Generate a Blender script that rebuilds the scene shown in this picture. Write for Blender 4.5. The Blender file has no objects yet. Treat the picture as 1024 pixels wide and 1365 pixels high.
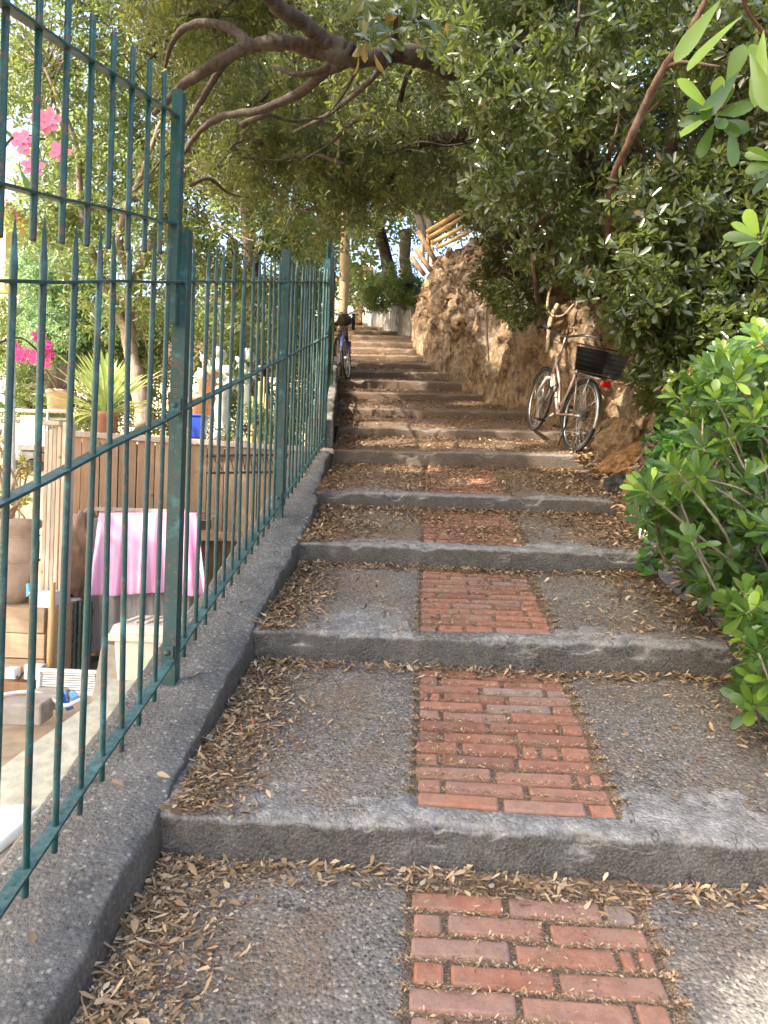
import bpy, bmesh, math, random
import numpy as np
from mathutils import Vector, Matrix, Quaternion
random.seed(5)
RNG = np.random.default_rng(11)
SC = bpy.context.scene
COL = SC.collection
R = math.radians
# ------------------------------------------------------------------ camera model
PSI, TH, FPX = R(3.08), .03, 1000.0
EYE = np.array([0, 0, 1.6])
def ray(px, py):
    u, v = px - 512, 682 - py
    c, s = math.cos(TH), math.sin(TH)
    a, b = (u*c - v*s)/FPX, (u*s + v*c)/FPX
    return np.array([-math.sin(PSI) + a*math.cos(PSI), math.cos(PSI) + a*math.sin(PSI), b])
def at(px, py, Y):
    d = ray(px, py)
    return EYE + d*(Y/d[1])
def V(p): return Vector((float(p[0]), float(p[1]), float(p[2])))
# ------------------------------------------------------------------ noise
def _h(i, j, k, s):
    n = (i*374761393 + j*668265263 + k*2147483647 + s*1274126177) & 0xffffffff
    n = ((n ^ (n >> 13))*1274126177) & 0xffffffff
    n = (n ^ (n >> 16)) & 0xffffffff
    return n/4294967295.0
def vnoise(p, s=0):
    p = np.asarray(p, float); f = np.floor(p); t = p - f; i = f.astype(np.int64)
    t = t*t*(3 - 2*t); out = 0
    for a in (0, 1):
        for b in (0, 1):
            for c in (0, 1):
                w = (t[..., 0] if a else 1 - t[..., 0])*(t[..., 1] if b else 1 - t[..., 1])*(t[..., 2] if c else 1 - t[..., 2])
                out = out + w*_h(i[..., 0]+a, i[..., 1]+b, i[..., 2]+c, s)
    return out*2 - 1
def fbm(p, o=4, s=0):
    a, f, r = 1., 1., 0
    for q in range(o):
        r = r + a*vnoise(np.asarray(p)*f + q*17.3, s + q); a *= .5; f *= 2.03
    return r
# ------------------------------------------------------------------ materials
class NT:
    def __init__(s, name):
        s.m = bpy.data.materials.new(name); s.m.use_nodes = True
        s.t = s.m.node_tree; s.t.nodes.clear()
        s.out = s.n('ShaderNodeOutputMaterial')
    def n(s, ty, ins=None, **kw):
        nd = s.t.nodes.new(ty)
        for k, v in kw.items(): setattr(nd, k, v)
        for k, v in (ins or {}).items():
            if isinstance(v, bpy.types.NodeSocket): s.t.links.new(v, nd.inputs[k])
            else: nd.inputs[k].default_value = v
        return nd
    def coord(s, w='Object'): return s.n('ShaderNodeTexCoord').outputs[w]
    def map(s, vec, sc=(1, 1, 1)):
        return s.n('ShaderNodeMapping', {0: vec, 'Scale': sc}).outputs[0]
    def noise(s, vec, scale, det=4, rough=.55, dist=0):
        return s.n('ShaderNodeTexNoise', {'Vector': vec, 'Scale': scale, 'Detail': det, 'Roughness': rough, 'Distortion': dist}).outputs[0]
    def vor(s, vec, scale, out='Distance', feature='F1'):
        return s.n('ShaderNodeTexVoronoi', {'Vector': vec, 'Scale': scale}, feature=feature).outputs[out]
    def ramp(s, fac, stops):
        nd = s.n('ShaderNodeValToRGB', {0: fac}); cr = nd.color_ramp
        while len(cr.elements) < len(stops): cr.elements.new(.5)
        for e, (p, c) in zip(cr.elements, stops):
            e.position = p; e.color = (c, c, c, 1) if isinstance(c, (int, float)) else (*c, 1)
        return nd.outputs[0]
    def mix(s, f, a, b, mode='MIX'):
        nd = s.n('ShaderNodeMix', data_type='RGBA', blend_type=mode)
        for k, v in ((0, f), (6, a), (7, b)):
            if isinstance(v, bpy.types.NodeSocket): s.t.links.new(v, nd.inputs[k])
            else: nd.inputs[k].default_value = v if k == 0 else (*v, 1)
        return nd.outputs[2]
    def math(s, op, a, b=0., clamp=False):
        return s.n('ShaderNodeMath', {0: a, 1: b}, operation=op, use_clamp=clamp).outputs[0]
    def attr(s, name): return s.n('ShaderNodeAttribute', attribute_name=name).outputs['Fac']
    def sep(s, v): return s.n('ShaderNodeSeparateXYZ', {0: v}).outputs
    def bump(s, h, strength=.5, dist=.01):
        return s.n('ShaderNodeBump', {'Height': h, 'Strength': strength, 'Distance': dist}).outputs[0]
    def pbr(s, col, rough=.7, metal=0., normal=None, spec=None, **kw):
        ins = {'Roughness': rough, 'Metallic': metal}
        ins['Base Color'] = col if isinstance(col, bpy.types.NodeSocket) else (*col, 1)
        if normal is not None: ins['Normal'] = normal
        if spec is not None: ins['Specular IOR Level'] = spec
        ins.update(kw)
        b = s.n('ShaderNodeBsdfPrincipled', ins)
        return b.outputs[0]
    def done(s, sh):
        s.t.links.new(sh, s.out.inputs[0]); return s.m

def leaf_mat(name, dark, mid, light, young=(.16, .26, .03), rough=.34, trans=.3, spec=.5):
    t = NT(name)
    r, y = t.attr('rnd'), t.attr('young')
    c = t.ramp(r, [(0., dark), (.4, mid), (.84, light), (.95, light), (.975, (.2, .13, .03)), (1., (.26, .12, .04))])
    c = t.mix(y, c, young)
    geo = t.n('ShaderNodeNewGeometry')
    c2 = t.mix(t.math('MULTIPLY', geo.outputs['Backfacing'], .5), c, tuple(min(1, q*1.5 + .02) for q in mid))
    p = t.pbr(c2, rough, spec=spec)
    tr = t.n('ShaderNodeBsdfTranslucent', {0: t.mix(.6, c2, tuple(min(1, q*2.2) for q in young))}).outputs[0]
    return t.done(t.n('ShaderNodeMixShader', {0: trans, 1: p, 2: tr}).outputs[0])

def simple(name, col, rough=.6, metal=0., var=.25, scale=12, bump=.15, bscale=None, spec=None):
    t = NT(name); co = t.coord()
    n = t.noise(co, scale, 5)
    c = t.ramp(n, [(.25, tuple(q*(1 - var) for q in col)), (.75, tuple(min(1, q*(1 + var)) for q in col))])
    return t.done(t.pbr(c, rough, metal, t.bump(t.noise(co, bscale or scale*6, 4), bump, .004), spec))

def concrete_step_mat():
    t = NT('exposed aggregate concrete'); co = t.coord(); x, y, z = t.sep(co)
    nz = t.n('ShaderNodeNewGeometry').outputs['Normal']; ny = t.sep(nz)[1]
    # pebbles
    vc = t.n('ShaderNodeTexVoronoi', {'Vector': co, 'Scale': 95.0})
    peb = t.ramp(t.sep(vc.outputs['Color'])[0], [(0, (.03, .03, .032)), (.3, (.1, .096, .092)), (.6, (.23, .212, .185)), (.87, (.34, .31, .265)), (1, (.55, .51, .44))])
    vc2 = t.n('ShaderNodeTexVoronoi', {'Vector': co, 'Scale': 210.0})
    peb2 = t.ramp(t.sep(vc2.outputs['Color'])[1], [(0, (.05, .05, .052)), (.6, (.2, .186, .165)), (1, (.42, .375, .31))])
    peb = t.mix(.3, peb, peb2)
    matrix = (.19, .176, .156)
    agg = t.mix(t.ramp(vc.outputs['Distance'], [(.38, 0.), (.7, .9)]), peb, matrix)
    big = t.noise(co, 2.2, 6, .6)
    agg = t.mix(1., agg, t.ramp(big, [(.3, .72), (.7, 1.18)]), 'MULTIPLY')
    # brown crumbs trodden into the surface
    cr = t.noise(co, 130, 3, .6); crm = t.noise(co, 3.2, 4, .6)
    edge = t.math('MULTIPLY', t.ramp(cr, [(.46, 0.), (.54, 1.)]), t.ramp(crm, [(.44, .06), (.68, .8)]))
    agg = t.mix(edge, agg, t.ramp(t.noise(co, 260, 2), [(.35, (.12, .07, .04)), (.65, (.34, .22, .12))]))
    far = t.n('ShaderNodeObjectInfo').outputs['Location']; fy = t.sep(far)[1]
    dust_or_toplit = t.math('MULTIPLY', t.ramp(t.math('MULTIPLY', fy, .1), [(.3, 0.), (.62, 1.)]), t.ramp(crm, [(.3, .35), (.6, .85)]))
    agg = t.mix(dust_or_toplit, agg, t.ramp(cr, [(.35, (.11, .07, .043)), (.65, (.32, .205, .12))]))
    strip = t.math('MULTIPLY', t.math('MULTIPLY', t.math('GREATER_THAN', x, -.022), t.math('LESS_THAN', x, .642)), t.math('GREATER_THAN', y, .1))
    strip = t.math('MULTIPLY', strip, t.math('LESS_THAN', t.math('ADD', t.math('MULTIPLY', fy, .1), 0.), .72))
    agg = t.mix(t.math('MULTIPLY', strip, .9), agg, t.ramp(t.noise(co, 170, 3, .7), [(.35, (.06, .045, .035)), (.5, (.2, .135, .085)), (.68, (.42, .31, .2))]))
    # pale cement nosing with an irregular border
    loc = t.n('ShaderNodeObjectInfo').outputs['Location']; wco = t.n('ShaderNodeVectorMath', {0: co, 1: loc}, operation='ADD').outputs[0]; nb = t.math('ADD', t.math('MULTIPLY', t.noise(wco, 6, 6, .7), .5), t.math('MULTIPLY', t.noise(wco, 1.9, 3, .5), .9)); nb = t.math('SUBTRACT', nb, .2)
    yy = t.math('ADD', y, t.math('MULTIPLY', t.math('SUBTRACT', nb, .5), -.95))
    patch = t.math('MULTIPLY', t.math('COMPARE', t.sep(loc)[1], 3.39), t.ramp(t.math('ADD', x, 1.), [(.3, 1.), (.93, .75), (.97, 0.)]))
    patch.node.inputs[0].links[0].from_node.inputs[2].default_value = .1
    wedge = t.math('MULTIPLY', t.math('COMPARE', t.sep(loc)[1], 2.205), t.ramp(t.math('MULTIPLY', x, .5), [(.31, 0.), (.33, 1.), (.55, .6), (.8, .2)]))
    wedge.node.inputs[0].links[0].from_node.inputs[2].default_value = .1
    yy = t.math('SUBTRACT', yy, t.math('ADD', t.math('MULTIPLY', patch, .2), t.math('MULTIPLY', wedge, .14)))
    nose = t.ramp(yy, [(.115, 1.), (.13, 0.)])
    cem = t.ramp(t.noise(co, 14, 8, .7), [(.3, (.16, .153, .142)), (.5, (.26, .25, .233)), (.66, (.5, .485, .45))])
    cem = t.mix(.35, cem, peb)
    c = t.mix(nose, agg, cem)
    # riser: dirty darker cement with pale streak lines
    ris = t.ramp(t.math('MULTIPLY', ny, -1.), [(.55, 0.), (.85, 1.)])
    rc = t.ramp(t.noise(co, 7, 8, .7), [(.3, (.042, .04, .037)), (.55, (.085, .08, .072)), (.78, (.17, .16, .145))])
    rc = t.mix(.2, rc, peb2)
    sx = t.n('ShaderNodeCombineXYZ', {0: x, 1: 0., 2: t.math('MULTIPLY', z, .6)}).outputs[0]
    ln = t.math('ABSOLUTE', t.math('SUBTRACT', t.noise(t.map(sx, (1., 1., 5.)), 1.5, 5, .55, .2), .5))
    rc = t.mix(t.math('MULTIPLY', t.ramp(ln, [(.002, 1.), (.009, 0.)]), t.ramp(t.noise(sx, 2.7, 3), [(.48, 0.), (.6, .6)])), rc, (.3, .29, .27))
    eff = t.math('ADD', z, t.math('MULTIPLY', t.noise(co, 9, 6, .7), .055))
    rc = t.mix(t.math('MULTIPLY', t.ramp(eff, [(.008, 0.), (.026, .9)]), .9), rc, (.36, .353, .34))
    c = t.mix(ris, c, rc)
    ck = t.math('ABSOLUTE', t.math('SUBTRACT', t.noise(wco, 1.1, 6, .6, .6), .5)); c = t.mix(t.math('MULTIPLY', t.ramp(ck, [(.0012, 1.), (.004, 0.)]), t.ramp(t.noise(wco, .9, 2), [(.45, 0.), (.55, .8)])), c, (.04, .035, .03))
    c = t.mix(t.math('MULTIPLY', t.ramp(t.math('MULTIPLY', fy, .1), [(.45, 0.), (.95, 1.)]), t.ramp(t.noise(wco, 4, 5, .65), [(.3, .45), (.6, .9)])), c, t.ramp(cr, [(.35, (.085, .056, .036)), (.65, (.2, .13, .08))]))
    h = t.math('ADD', t.math('MULTIPLY', vc.outputs['Distance'], -.9), t.math('MULTIPLY', t.noise(co, 60, 6, .75), 1.2))  # unseen leaf blobs added to dapple the garden with shade
    return t.done(t.pbr(c, .86, normal=t.bump(h, .75, .012), spec=.25))
def kerb_mat():
    t = NT('weathered kerb concrete'); co = t.coord()
    vc = t.n('ShaderNodeTexVoronoi', {'Vector': co, 'Scale': 70.0, 'Randomness': 1.})
    peb = t.ramp(t.sep(vc.outputs['Color'])[0], [(0, (.04, .04, .04)), (.35, (.14, .135, .128)), (.7, (.26, .245, .22)), (.93, (.42, .39, .34)), (1, (.72, .68, .6))])
    c = t.mix(t.ramp(vc.outputs['Distance'], [(.25, 0.), (.6, 1.)]), peb, (.15, .145, .135))
    c = t.mix(.5, c, t.ramp(t.noise(co, 230, 3), [(.3, (.08, .076, .072)), (.7, (.28, .262, .235))]))
    c = t.mix(1., c, t.ramp(t.noise(co, 3, 6, .65), [(.3, .72), (.7, 1.4)]), 'MULTIPLY')
    nrm = t.sep(t.n('ShaderNodeNewGeometry').outputs['Normal'])
    side = t.ramp(nrm[0], [(.45, 0.), (.8, 1.)])
    dirt = t.ramp(t.noise(co, 8, 7, .7), [(.3, (.05, .043, .032)), (.7, (.12, .1, .075))])
    c = t.mix(t.math('MULTIPLY', side, .8), c, dirt)
    h = t.math('ADD', t.noise(co, 90, 5, .7), t.math('MULTIPLY', vc.outputs['Distance'], -.6))
    return t.done(t.pbr(c, .9, normal=t.bump(h, .8, .014), spec=.2))
def brick_mat():
    t = NT('worn red clay brick'); co = t.coord(); r = t.attr('rnd')
    c = t.ramp(r, [(0, (.23, .105, .07)), (.25, (.32, .14, .088)), (.5, (.37, .168, .102)), (.75, (.33, .17, .118)), (.96, (.31, .19, .145)), (.98, (.28, .225, .185)), (1, (.15, .125, .11))])
    c = t.mix(1., c, t.ramp(t.noise(co, 22, 7, .68), [(.28, .68), (.7, 1.2)]), 'MULTIPLY')
    c = t.mix(t.math('MULTIPLY', t.ramp(t.noise(co, 9, 6, .7), [(.47, 0.), (.66, 1.)]), .55), c, (.25, .19, .15))
    c = t.mix(t.math('MULTIPLY', t.ramp(t.noise(co, 150, 3, .6), [(.6, 0.), (.68, 1.)]), .5), c, (.12, .06, .04))
    return t.done(t.pbr(c, .82, normal=t.bump(t.noise(co, 75, 6, .7), .5, .006), spec=.3))
def litter_mat():
    t = NT('dry fallen leaves'); r = t.attr('rnd')
    c = t.ramp(r, [(0, (.085, .052, .03)), (.28, (.21, .13, .07)), (.52, (.36, .24, .132)), (.78, (.49, .365, .225)), (.93, (.55, .45, .33)), (.965, (.36, .34, .28)), (.985, (.38, .12, .05)), (1, (.2, .02, .09))])
    return t.done(t.pbr(c, .7, spec=.3))
def fence_mat(name='chipped dark green paint', base=(.006, .056, .056), lite=(.05, .17, .18)):
    t = NT(name); co = t.coord('Object'); g = t.n('ShaderNodeNewGeometry')
    pos = g.outputs['Position']
    n = t.noise(pos, 9, 6, .65)
    c = t.ramp(n, [(.3, tuple(q*.75 for q in base)), (.55, base), (.72, lite)])
    spk = t.vor(pos, 120)
    c = t.mix(t.math('MULTIPLY', t.ramp(spk, [(.1, 1.), (.2, 0.)]), t.ramp(t.noise(pos, 21, 3), [(.5, 0.), (.65, .7)])), c, (.16, .22, .2))
    ch = t.noise(pos, 38, 5, .7)
    c = t.mix(t.ramp(ch, [(.57, 0.), (.6, 1.)]), c, (.085, .05, .038))
    up = t.sep(g.outputs['Normal'])[2]
    dust_or_toplit = t.math('MULTIPLY', t.ramp(up, [(.5, 0.), (.9, 1.)]), t.ramp(t.noise(pos, 45, 5, .7), [(.35, 0.), (.6, .6)]))
    c = t.mix(dust_or_toplit, c, (.12, .2, .2))  # upward faces painted paler blue-teal, as if lit from above
    return t.done(t.pbr(c, .42, normal=t.bump(t.noise(pos, 110, 4, .6), .35, .004), spec=.5))
def rock_mat(name, tints, scale=1.):
    t = NT(name); co = t.coord()
    n = t.noise(co, 1.6*scale, 8, .65, .4)
    c = t.ramp(n, [(.28, tints[0]), (.42, tints[1]), (.55, tints[2]), (.72, tints[3])])
    n2 = t.noise(t.map(co, (1, 1, .35)), 9*scale, 8, .7, .6)
    c = t.mix(1., c, t.ramp(n2, [(.32, .25), (.5, .9), (.7, 1.5)]), 'MULTIPLY')
    c = t.mix(t.math('MULTIPLY', t.ramp(t.noise(co, 3.4*scale, 6, .7), [(.56, 0.), (.68, 1.)]), .45), c, (.1, .1, .045))
    cr = t.vor(t.n('ShaderNodeVectorMath', {0: co, 1: t.n('ShaderNodeTexNoise', {'Vector': co, 'Scale': 4.}).outputs['Color']}, operation='ADD').outputs[0], 3.2*scale, 'Distance', 'DISTANCE_TO_EDGE')
    c = t.mix(t.ramp(cr, [(.0, .55), (.05, 0.)]), c, (.035, .022, .013))
    h = t.math('ADD', n2, t.math('MULTIPLY', t.noise(co, 40*scale, 6, .7), .35))
    return t.done(t.pbr(c, .9, normal=t.bump(h, .9, .05), spec=.15))
def bark_mat(name, a, b):
    t = NT(name); co = t.coord()
    n = t.noise(t.map(co, (1, 1, .3)), 28, 7, .7, .5)
    c = t.ramp(n, [(.3, a), (.65, b)])
    c = t.mix(t.ramp(t.noise(co, 5, 4), [(.5, 0.), (.7, .4)]), c, (.16, .15, .12))
    return t.done(t.pbr(c, .88, normal=t.bump(n, .8, .02), spec=.2))
def wood_mat(name, a, b, axis=2, rough=.75):
    t = NT(name); co = t.coord(); r = t.attr('rnd')
    sc = [14, 14, 14]; sc[axis] = 1.1
    off = t.n('ShaderNodeVectorMath', {0: co, 1: t.n('ShaderNodeCombineXYZ', {0: t.math('MULTIPLY', r, 9.), 1: 0., 2: t.math('MULTIPLY', r, 5.)}).outputs[0]}, operation='ADD').outputs[0]
    n = t.noise(t.map(off, tuple(sc)), 2.4, 7, .65, .6)
    c = t.ramp(n, [(.3, a), (.7, b)])
    c = t.mix(1., c, t.ramp(r, [(0, .78), (1, 1.2)]), 'MULTIPLY')
    c = t.mix(t.ramp(t.vor(off, 5.), [(.05, .7), (.09, 0.)]), c, tuple(q*.4 for q in a))
    return t.done(t.pbr(c, rough, normal=t.bump(n, .3, .006), spec=.3))
M = {}
M['step'] = concrete_step_mat(); M['kerb'] = kerb_mat(); M['brick'] = brick_mat(); M['litter'] = litter_mat()
M['green'] = fence_mat()
M['green_dark'] = fence_mat('deep green gate paint', (.006, .06, .04), (.02, .12, .09))
M['rock'] = rock_mat('ochre crumbling rock', [(.07, .048, .032), (.23, .15, .085), (.31, .22, .135), (.22, .19, .16)], 1.2)
M['boulder'] = rock_mat('tan boulder stone', [(.13, .09, .05), (.26, .17, .09), (.31, .21, .12), (.25, .19, .12)], 2.)
M['rock_orange'] = rock_mat('orange slab stone', [(.26, .13, .055), (.36, .19, .08), (.4, .22, .1), (.3, .18, .1)], 2.)
M['rock_dark'] = rock_mat('dark mossy stone', [(.03, .03, .027), (.06, .058, .05), (.09, .085, .07), (.12, .11, .09)], 3.)
M['soil'] = simple('brown leaf strewn soil', (.13, .085, .05), .95, var=.5, scale=9, bump=.9, bscale=60)
M['ground'] = simple('dusty garden ground', (.34, .27, .19), .95, var=.35, scale=5, bump=.6, bscale=60)
M['leaf_oak'] = leaf_mat('evergreen oak leaves', (.018, .03, .01), (.044, .06, .017), (.1, .118, .034), (.21, .23, .05), .27, .34)
M['leaf_pit'] = leaf_mat('glossy dark pittosporum leaves', (.016, .027, .009), (.039, .056, .016), (.084, .106, .03), (.17, .22, .035), .2, .26, .75)
M['leaf_near'] = leaf_mat('broad glossy shrub leaves', (.012, .036, .01), (.026, .068, .015), (.052, .112, .024), (.26, .4, .04), .36, .24, .42)
M['leaf_garden'] = leaf_mat('sunlit garden tree leaves', (.028, .05, .018), (.062, .095, .03), (.12, .155, .05), (.2, .25, .06), .36, .32)
M['leaf_blue'] = leaf_mat('blue green bush leaves', (.03, .075, .035), (.06, .13, .06), (.12, .2, .1), (.2, .3, .1), .45, .32)
M['leaf_far'] = leaf_mat('distant foliage', (.05, .08, .03), (.08, .12, .04), (.14, .17, .06), (.2, .25, .06), .5, .4)
M['leaf_ivy'] = leaf_mat('ivy leaves', (.016, .06, .018), (.03, .1, .026), (.06, .16, .035), (.14, .3, .04), .35, .25)
M['leaf_yucca'] = leaf_mat('pale green sword leaves', (.13, .22, .06), (.24, .34, .1), (.38, .46, .16), (.42, .52, .16), .4, .35)
M['leaf_agave'] = leaf_mat('dark purple agave leaves', (.03, .025, .025), (.06, .045, .04), (.09, .07, .06), (.12, .1, .08), .45, .1)
M['leaf_silver'] = leaf_mat('silver cactus skin', (.35, .45, .36), (.5, .6, .5), (.7, .76, .68), (.7, .8, .6), .55, .15)
M['oleander_leaf'] = leaf_mat('long oleander leaves', (.03, .08, .02), (.05, .12, .03), (.09, .17, .04), (.2, .35, .05), .35, .3)
M['bark'] = bark_mat('dark grey brown bark', (.022, .017, .013), (.075, .058, .045))
M['bark_red'] = bark_mat('reddish brown bark', (.045, .025, .018), (.13, .075, .05))
M['bark_grey'] = bark_mat('pale weathered bark', (.14, .11, .085), (.3, .25, .2))
M['bamboo'] = wood_mat('pale peeled pole wood', (.42, .26, .11), (.6, .41, .2))
M['bamboo_old'] = wood_mat('brown weathered pole wood', (.17, .1, .055), (.32, .2, .11))
M['board'] = wood_mat('warm cedar boards', (.42, .265, .16), (.6, .41, .26))
M['board_dark'] = wood_mat('dark brown boards', (.2, .115, .07), (.3, .18, .11))  # darker brown wood for lower wall boards, joists, sleepers and table
M['board_grey'] = wood_mat('greyed pine', (.5, .4, .31), (.68, .58, .48))
M['timber'] = wood_mat('planter timber', (.34, .24, .155), (.5, .37, .25), 0)
M['terracotta'] = simple('terracotta', (.48, .24, .15), .85, var=.2, scale=8)
M['urn'] = simple('pale weathered terracotta', (.6, .44, .32), .88, var=.28, scale=6)
M['white'] = simple('white plastic', (.78, .78, .77), .4, var=.06, scale=6, bump=.05)
M['cream'] = simple('cream plastic', (.66, .6, .5), .45, var=.08, scale=4, bump=.05)
M['whitewash'] = simple('white painted stone', (.7, .68, .64), .8, var=.2, scale=5, bump=.4)
M['apron'] = simple('pale flaking cement', (.46, .44, .35), .85, var=.3, scale=22, bump=.4)
M['stone_grey'] = simple('grey cut stone', (.33, .3, .27), .9, var=.25, scale=14, bump=.5)
M['rack_green'] = simple('grey green plastic', (.07, .11, .09), .5, var=.15)
M['black'] = simple('black plastic', (.012, .012, .012), .45, var=.3)
M['rubber'] = simple('tyre rubber', (.018, .017, .016), .75, var=.3)
M['chrome'] = simple('brushed steel', (.55, .54, .52), .3, 1., var=.15, scale=20)
M['rose'] = simple('pinkish silver frame paint', (.42, .31, .26), .32, .45, var=.1)
M['silver'] = simple('silver paint', (.6, .58, .55), .35, .6, var=.1)
M['violet'] = simple('blue violet frame paint', (.05, .05, .13), .35, .2, var=.15)
M['lilac'] = simple('pale lilac plastic', (.5, .47, .62), .4, var=.08)
M['red'] = simple('red reflector', (.7, .012, .012), .25, var=.1)
M['blue'] = simple('blue plastic', (.012, .06, .5), .4, var=.1)
M['blue_strap'] = simple('bright blue webbing', (.05, .2, .62), .6, var=.1)
M['lightblue'] = simple('light blue plastic', (.1, .45, .75), .45)
M['yellow_post'] = simple('yellow painted wood', (.72, .6, .22), .7, var=.15)
M['pole'] = simple('ochre concrete pole', (.36, .26, .13), .85, var=.25, scale=6, bump=.4)
M['yellow_wall'] = simple('sunny yellow render', (.75, .62, .2), .9, var=.1, scale=2)
M['cream_wall'] = simple('cream render', (.72, .63, .5), .9, var=.12, scale=2)
M['grill'] = simple('weathered grey metal', (.3, .3, .3), .5, .6, var=.3)
M['pink_flower'] = simple('pink petals', (.85, .3, .47), .6, var=.15, scale=30)
M['magenta'] = simple('magenta petals', (.78, .12, .36), .6, var=.2, scale=30)
M['root'] = simple('exposed pale roots', (.4, .3, .2), .8, var=.25)
def wire_basket_mat():
    return simple('black wire', (.015, .014, .013), .5, .3)
M['wire'] = wire_basket_mat()
def film_mat(name, col, alpha, rough=.2):
    t = NT(name); co = t.coord()
    p = t.pbr(col, rough, normal=t.bump(t.noise(co, 26, 5, .6), .7, .02), spec=.6)
    tr = t.n('ShaderNodeBsdfTransparent', {0: (1, 1, 1, 1)}).outputs[0]
    return t.done(t.n('ShaderNodeMixShader', {0: alpha, 1: tr, 2: p}).outputs[0])
M['film'] = film_mat('grey plastic sheeting', (.3, .29, .3), .8, .28)
M['film_brown'] = film_mat('clear plastic cover', (.5, .33, .23), .75)
def cloth_mat():
    t = NT('pink striped cloth'); x, y, z = t.sep(t.coord())
    s = t.noise(t.n('ShaderNodeCombineXYZ', {0: t.math('MULTIPLY', x, 11.)}).outputs[0], 1., 2)
    c = t.ramp(s, [(.34, (.58, .16, .36)), (.44, (.58, .25, .44)), (.5, (.56, .33, .5)), (.57, (.58, .4, .56)), (.66, (.58, .22, .38))])
    return t.done(t.pbr(c, .85, spec=.2))
M['cloth'] = cloth_mat()
# ------------------------------------------------------------------ mesh building
class MB:
    def __init__(s): s.v, s.f, s.r = [], [], []
    def add(s, vs, fs, rnd=None):
        o = len(s.v); s.v += [tuple(map(float, p)) for p in vs]; s.f += [tuple(i + o for i in f) for f in fs]
        s.r += [random.random() if rnd is None else rnd]*len(vs)
        return s
    def box(s, c, d, rot=None, rnd=None):
        x, y, z = (q/2 for q in d)
        vs = [Vector((a*x, b*y, e*z)) for a in (-1, 1) for b in (-1, 1) for e in (-1, 1)]
        if rot is not None: vs = [rot @ p for p in vs]
        vs = [p + V(c) for p in vs]
        return s.add(vs, [(0, 1, 3, 2), (4, 6, 7, 5), (0, 4, 5, 1), (2, 3, 7, 6), (0, 2, 6, 4), (1, 5, 7, 3)], rnd)
    def tube(s, pts, r, n=8, cap=True, rnd=None):
        P = [V(p) for p in pts]; k = len(P)
        rad = [r]*k if isinstance(r, (int, float)) else list(r)
        T = [(P[min(i+1, k-1)] - P[max(i-1, 0)]).normalized() for i in range(k)]
        a = Vector((0, 0, 1)) if abs(T[0].z) < .9 else Vector((1, 0, 0))
        u = T[0].cross(a).normalized(); vs, fs = [], []
        for i in range(k):
            u = (u - T[i]*u.dot(T[i])).normalized(); w = T[i].cross(u)
            for j in range(n):
                q = 2*math.pi*j/n; vs.append(P[i] + (u*math.cos(q) + w*math.sin(q))*rad[i])
        for i in range(k-1):
            for j in range(n):
                b = (j+1) % n; fs.append((i*n+j, i*n+b, (i+1)*n+b, (i+1)*n+j))
        if cap: fs += [tuple(range(n))[::-1], tuple((k-1)*n+j for j in range(n))]
        return s.add(vs, fs, rnd)
    def ring(s, c, ax, Rr, r, n=32, m=8, rnd=None):
        ax = Vector(ax).normalized(); a = ax.orthogonal().normalized(); b = ax.cross(a); vs, fs = [], []
        for i in range(n):
            q = 2*math.pi*i/n; d = a*math.cos(q) + b*math.sin(q)
            for j in range(m):
                w = 2*math.pi*j/m; vs.append(V(c) + d*(Rr + r*math.cos(w)) + ax*r*math.sin(w))
        for i in range(n):
            for j in range(m):
                i2, j2 = (i+1) % n, (j+1) % m
                fs.append((i*m+j, i2*m+j, i2*m+j2, i*m+j2))
        return s.add(vs, fs, rnd)
    def lathe(s, c, prof, n=24, rnd=None):
        c = V(c); vs, fs = [], []; k = len(prof)
        for r, z in prof:
            for j in range(n):
                q = 2*math.pi*j/n; vs.append(c + Vector((r*math.cos(q), r*math.sin(q), z)))
        for i in range(k-1):
            for j in range(n):
                b = (j+1) % n; fs.append((i*n+j, i*n+b, (i+1)*n+b, (i+1)*n+j))
        fs += [tuple(range(n))[::-1], tuple((k-1)*n+j for j in range(n))]
        return s.add(vs, fs, rnd)
    def build(s, name, mat, parent=None, smooth=False, bevel=0, loc=None):
        me = bpy.data.meshes.new(name); me.from_pydata(s.v, [], s.f); me.update()
        a = me.attributes.new('rnd', 'FLOAT', 'POINT'); a.data.foreach_set('value', s.r)
        return link(name, me, mat, parent, smooth, bevel)
def link(name, me, mat, parent=None, smooth=False, bevel=0):
    if mat is not None and not len(me.materials): me.materials.append(M[mat] if isinstance(mat, str) else mat)
    if smooth: me.polygons.foreach_set('use_smooth', [True]*len(me.polygons))
    o = bpy.data.objects.new(name, me); COL.objects.link(o)
    if parent is not None: hang(o, parent)
    if bevel:
        b = o.modifiers.new('bevel', 'BEVEL'); b.width = bevel; b.segments = 2; b.limit_method = 'ANGLE'; b.angle_limit = R(40)
    return o
WM = {}
def hang(o, p):
    o.parent = p
    if p.name in WM: o.matrix_parent_inverse = WM[p.name].inverted()
def tag(o, label, cat, group=None, kind=None):
    o['label'] = label; o['category'] = cat
    if group: o['group'] = group
    if kind: o['kind'] = kind
    return o
def thing(name, label, cat, loc=(0, 0, 0), group=None, world=True):
    o = bpy.data.objects.new(name, None); COL.objects.link(o); o.location = V(loc); o.empty_display_size = .1
    if world: WM[o.name] = Matrix.Translation(V(loc))      # parts are written in world space
    return tag(o, label, cat, group)
def struct(o, kind='structure'):
    o['kind'] = kind; return o
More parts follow.
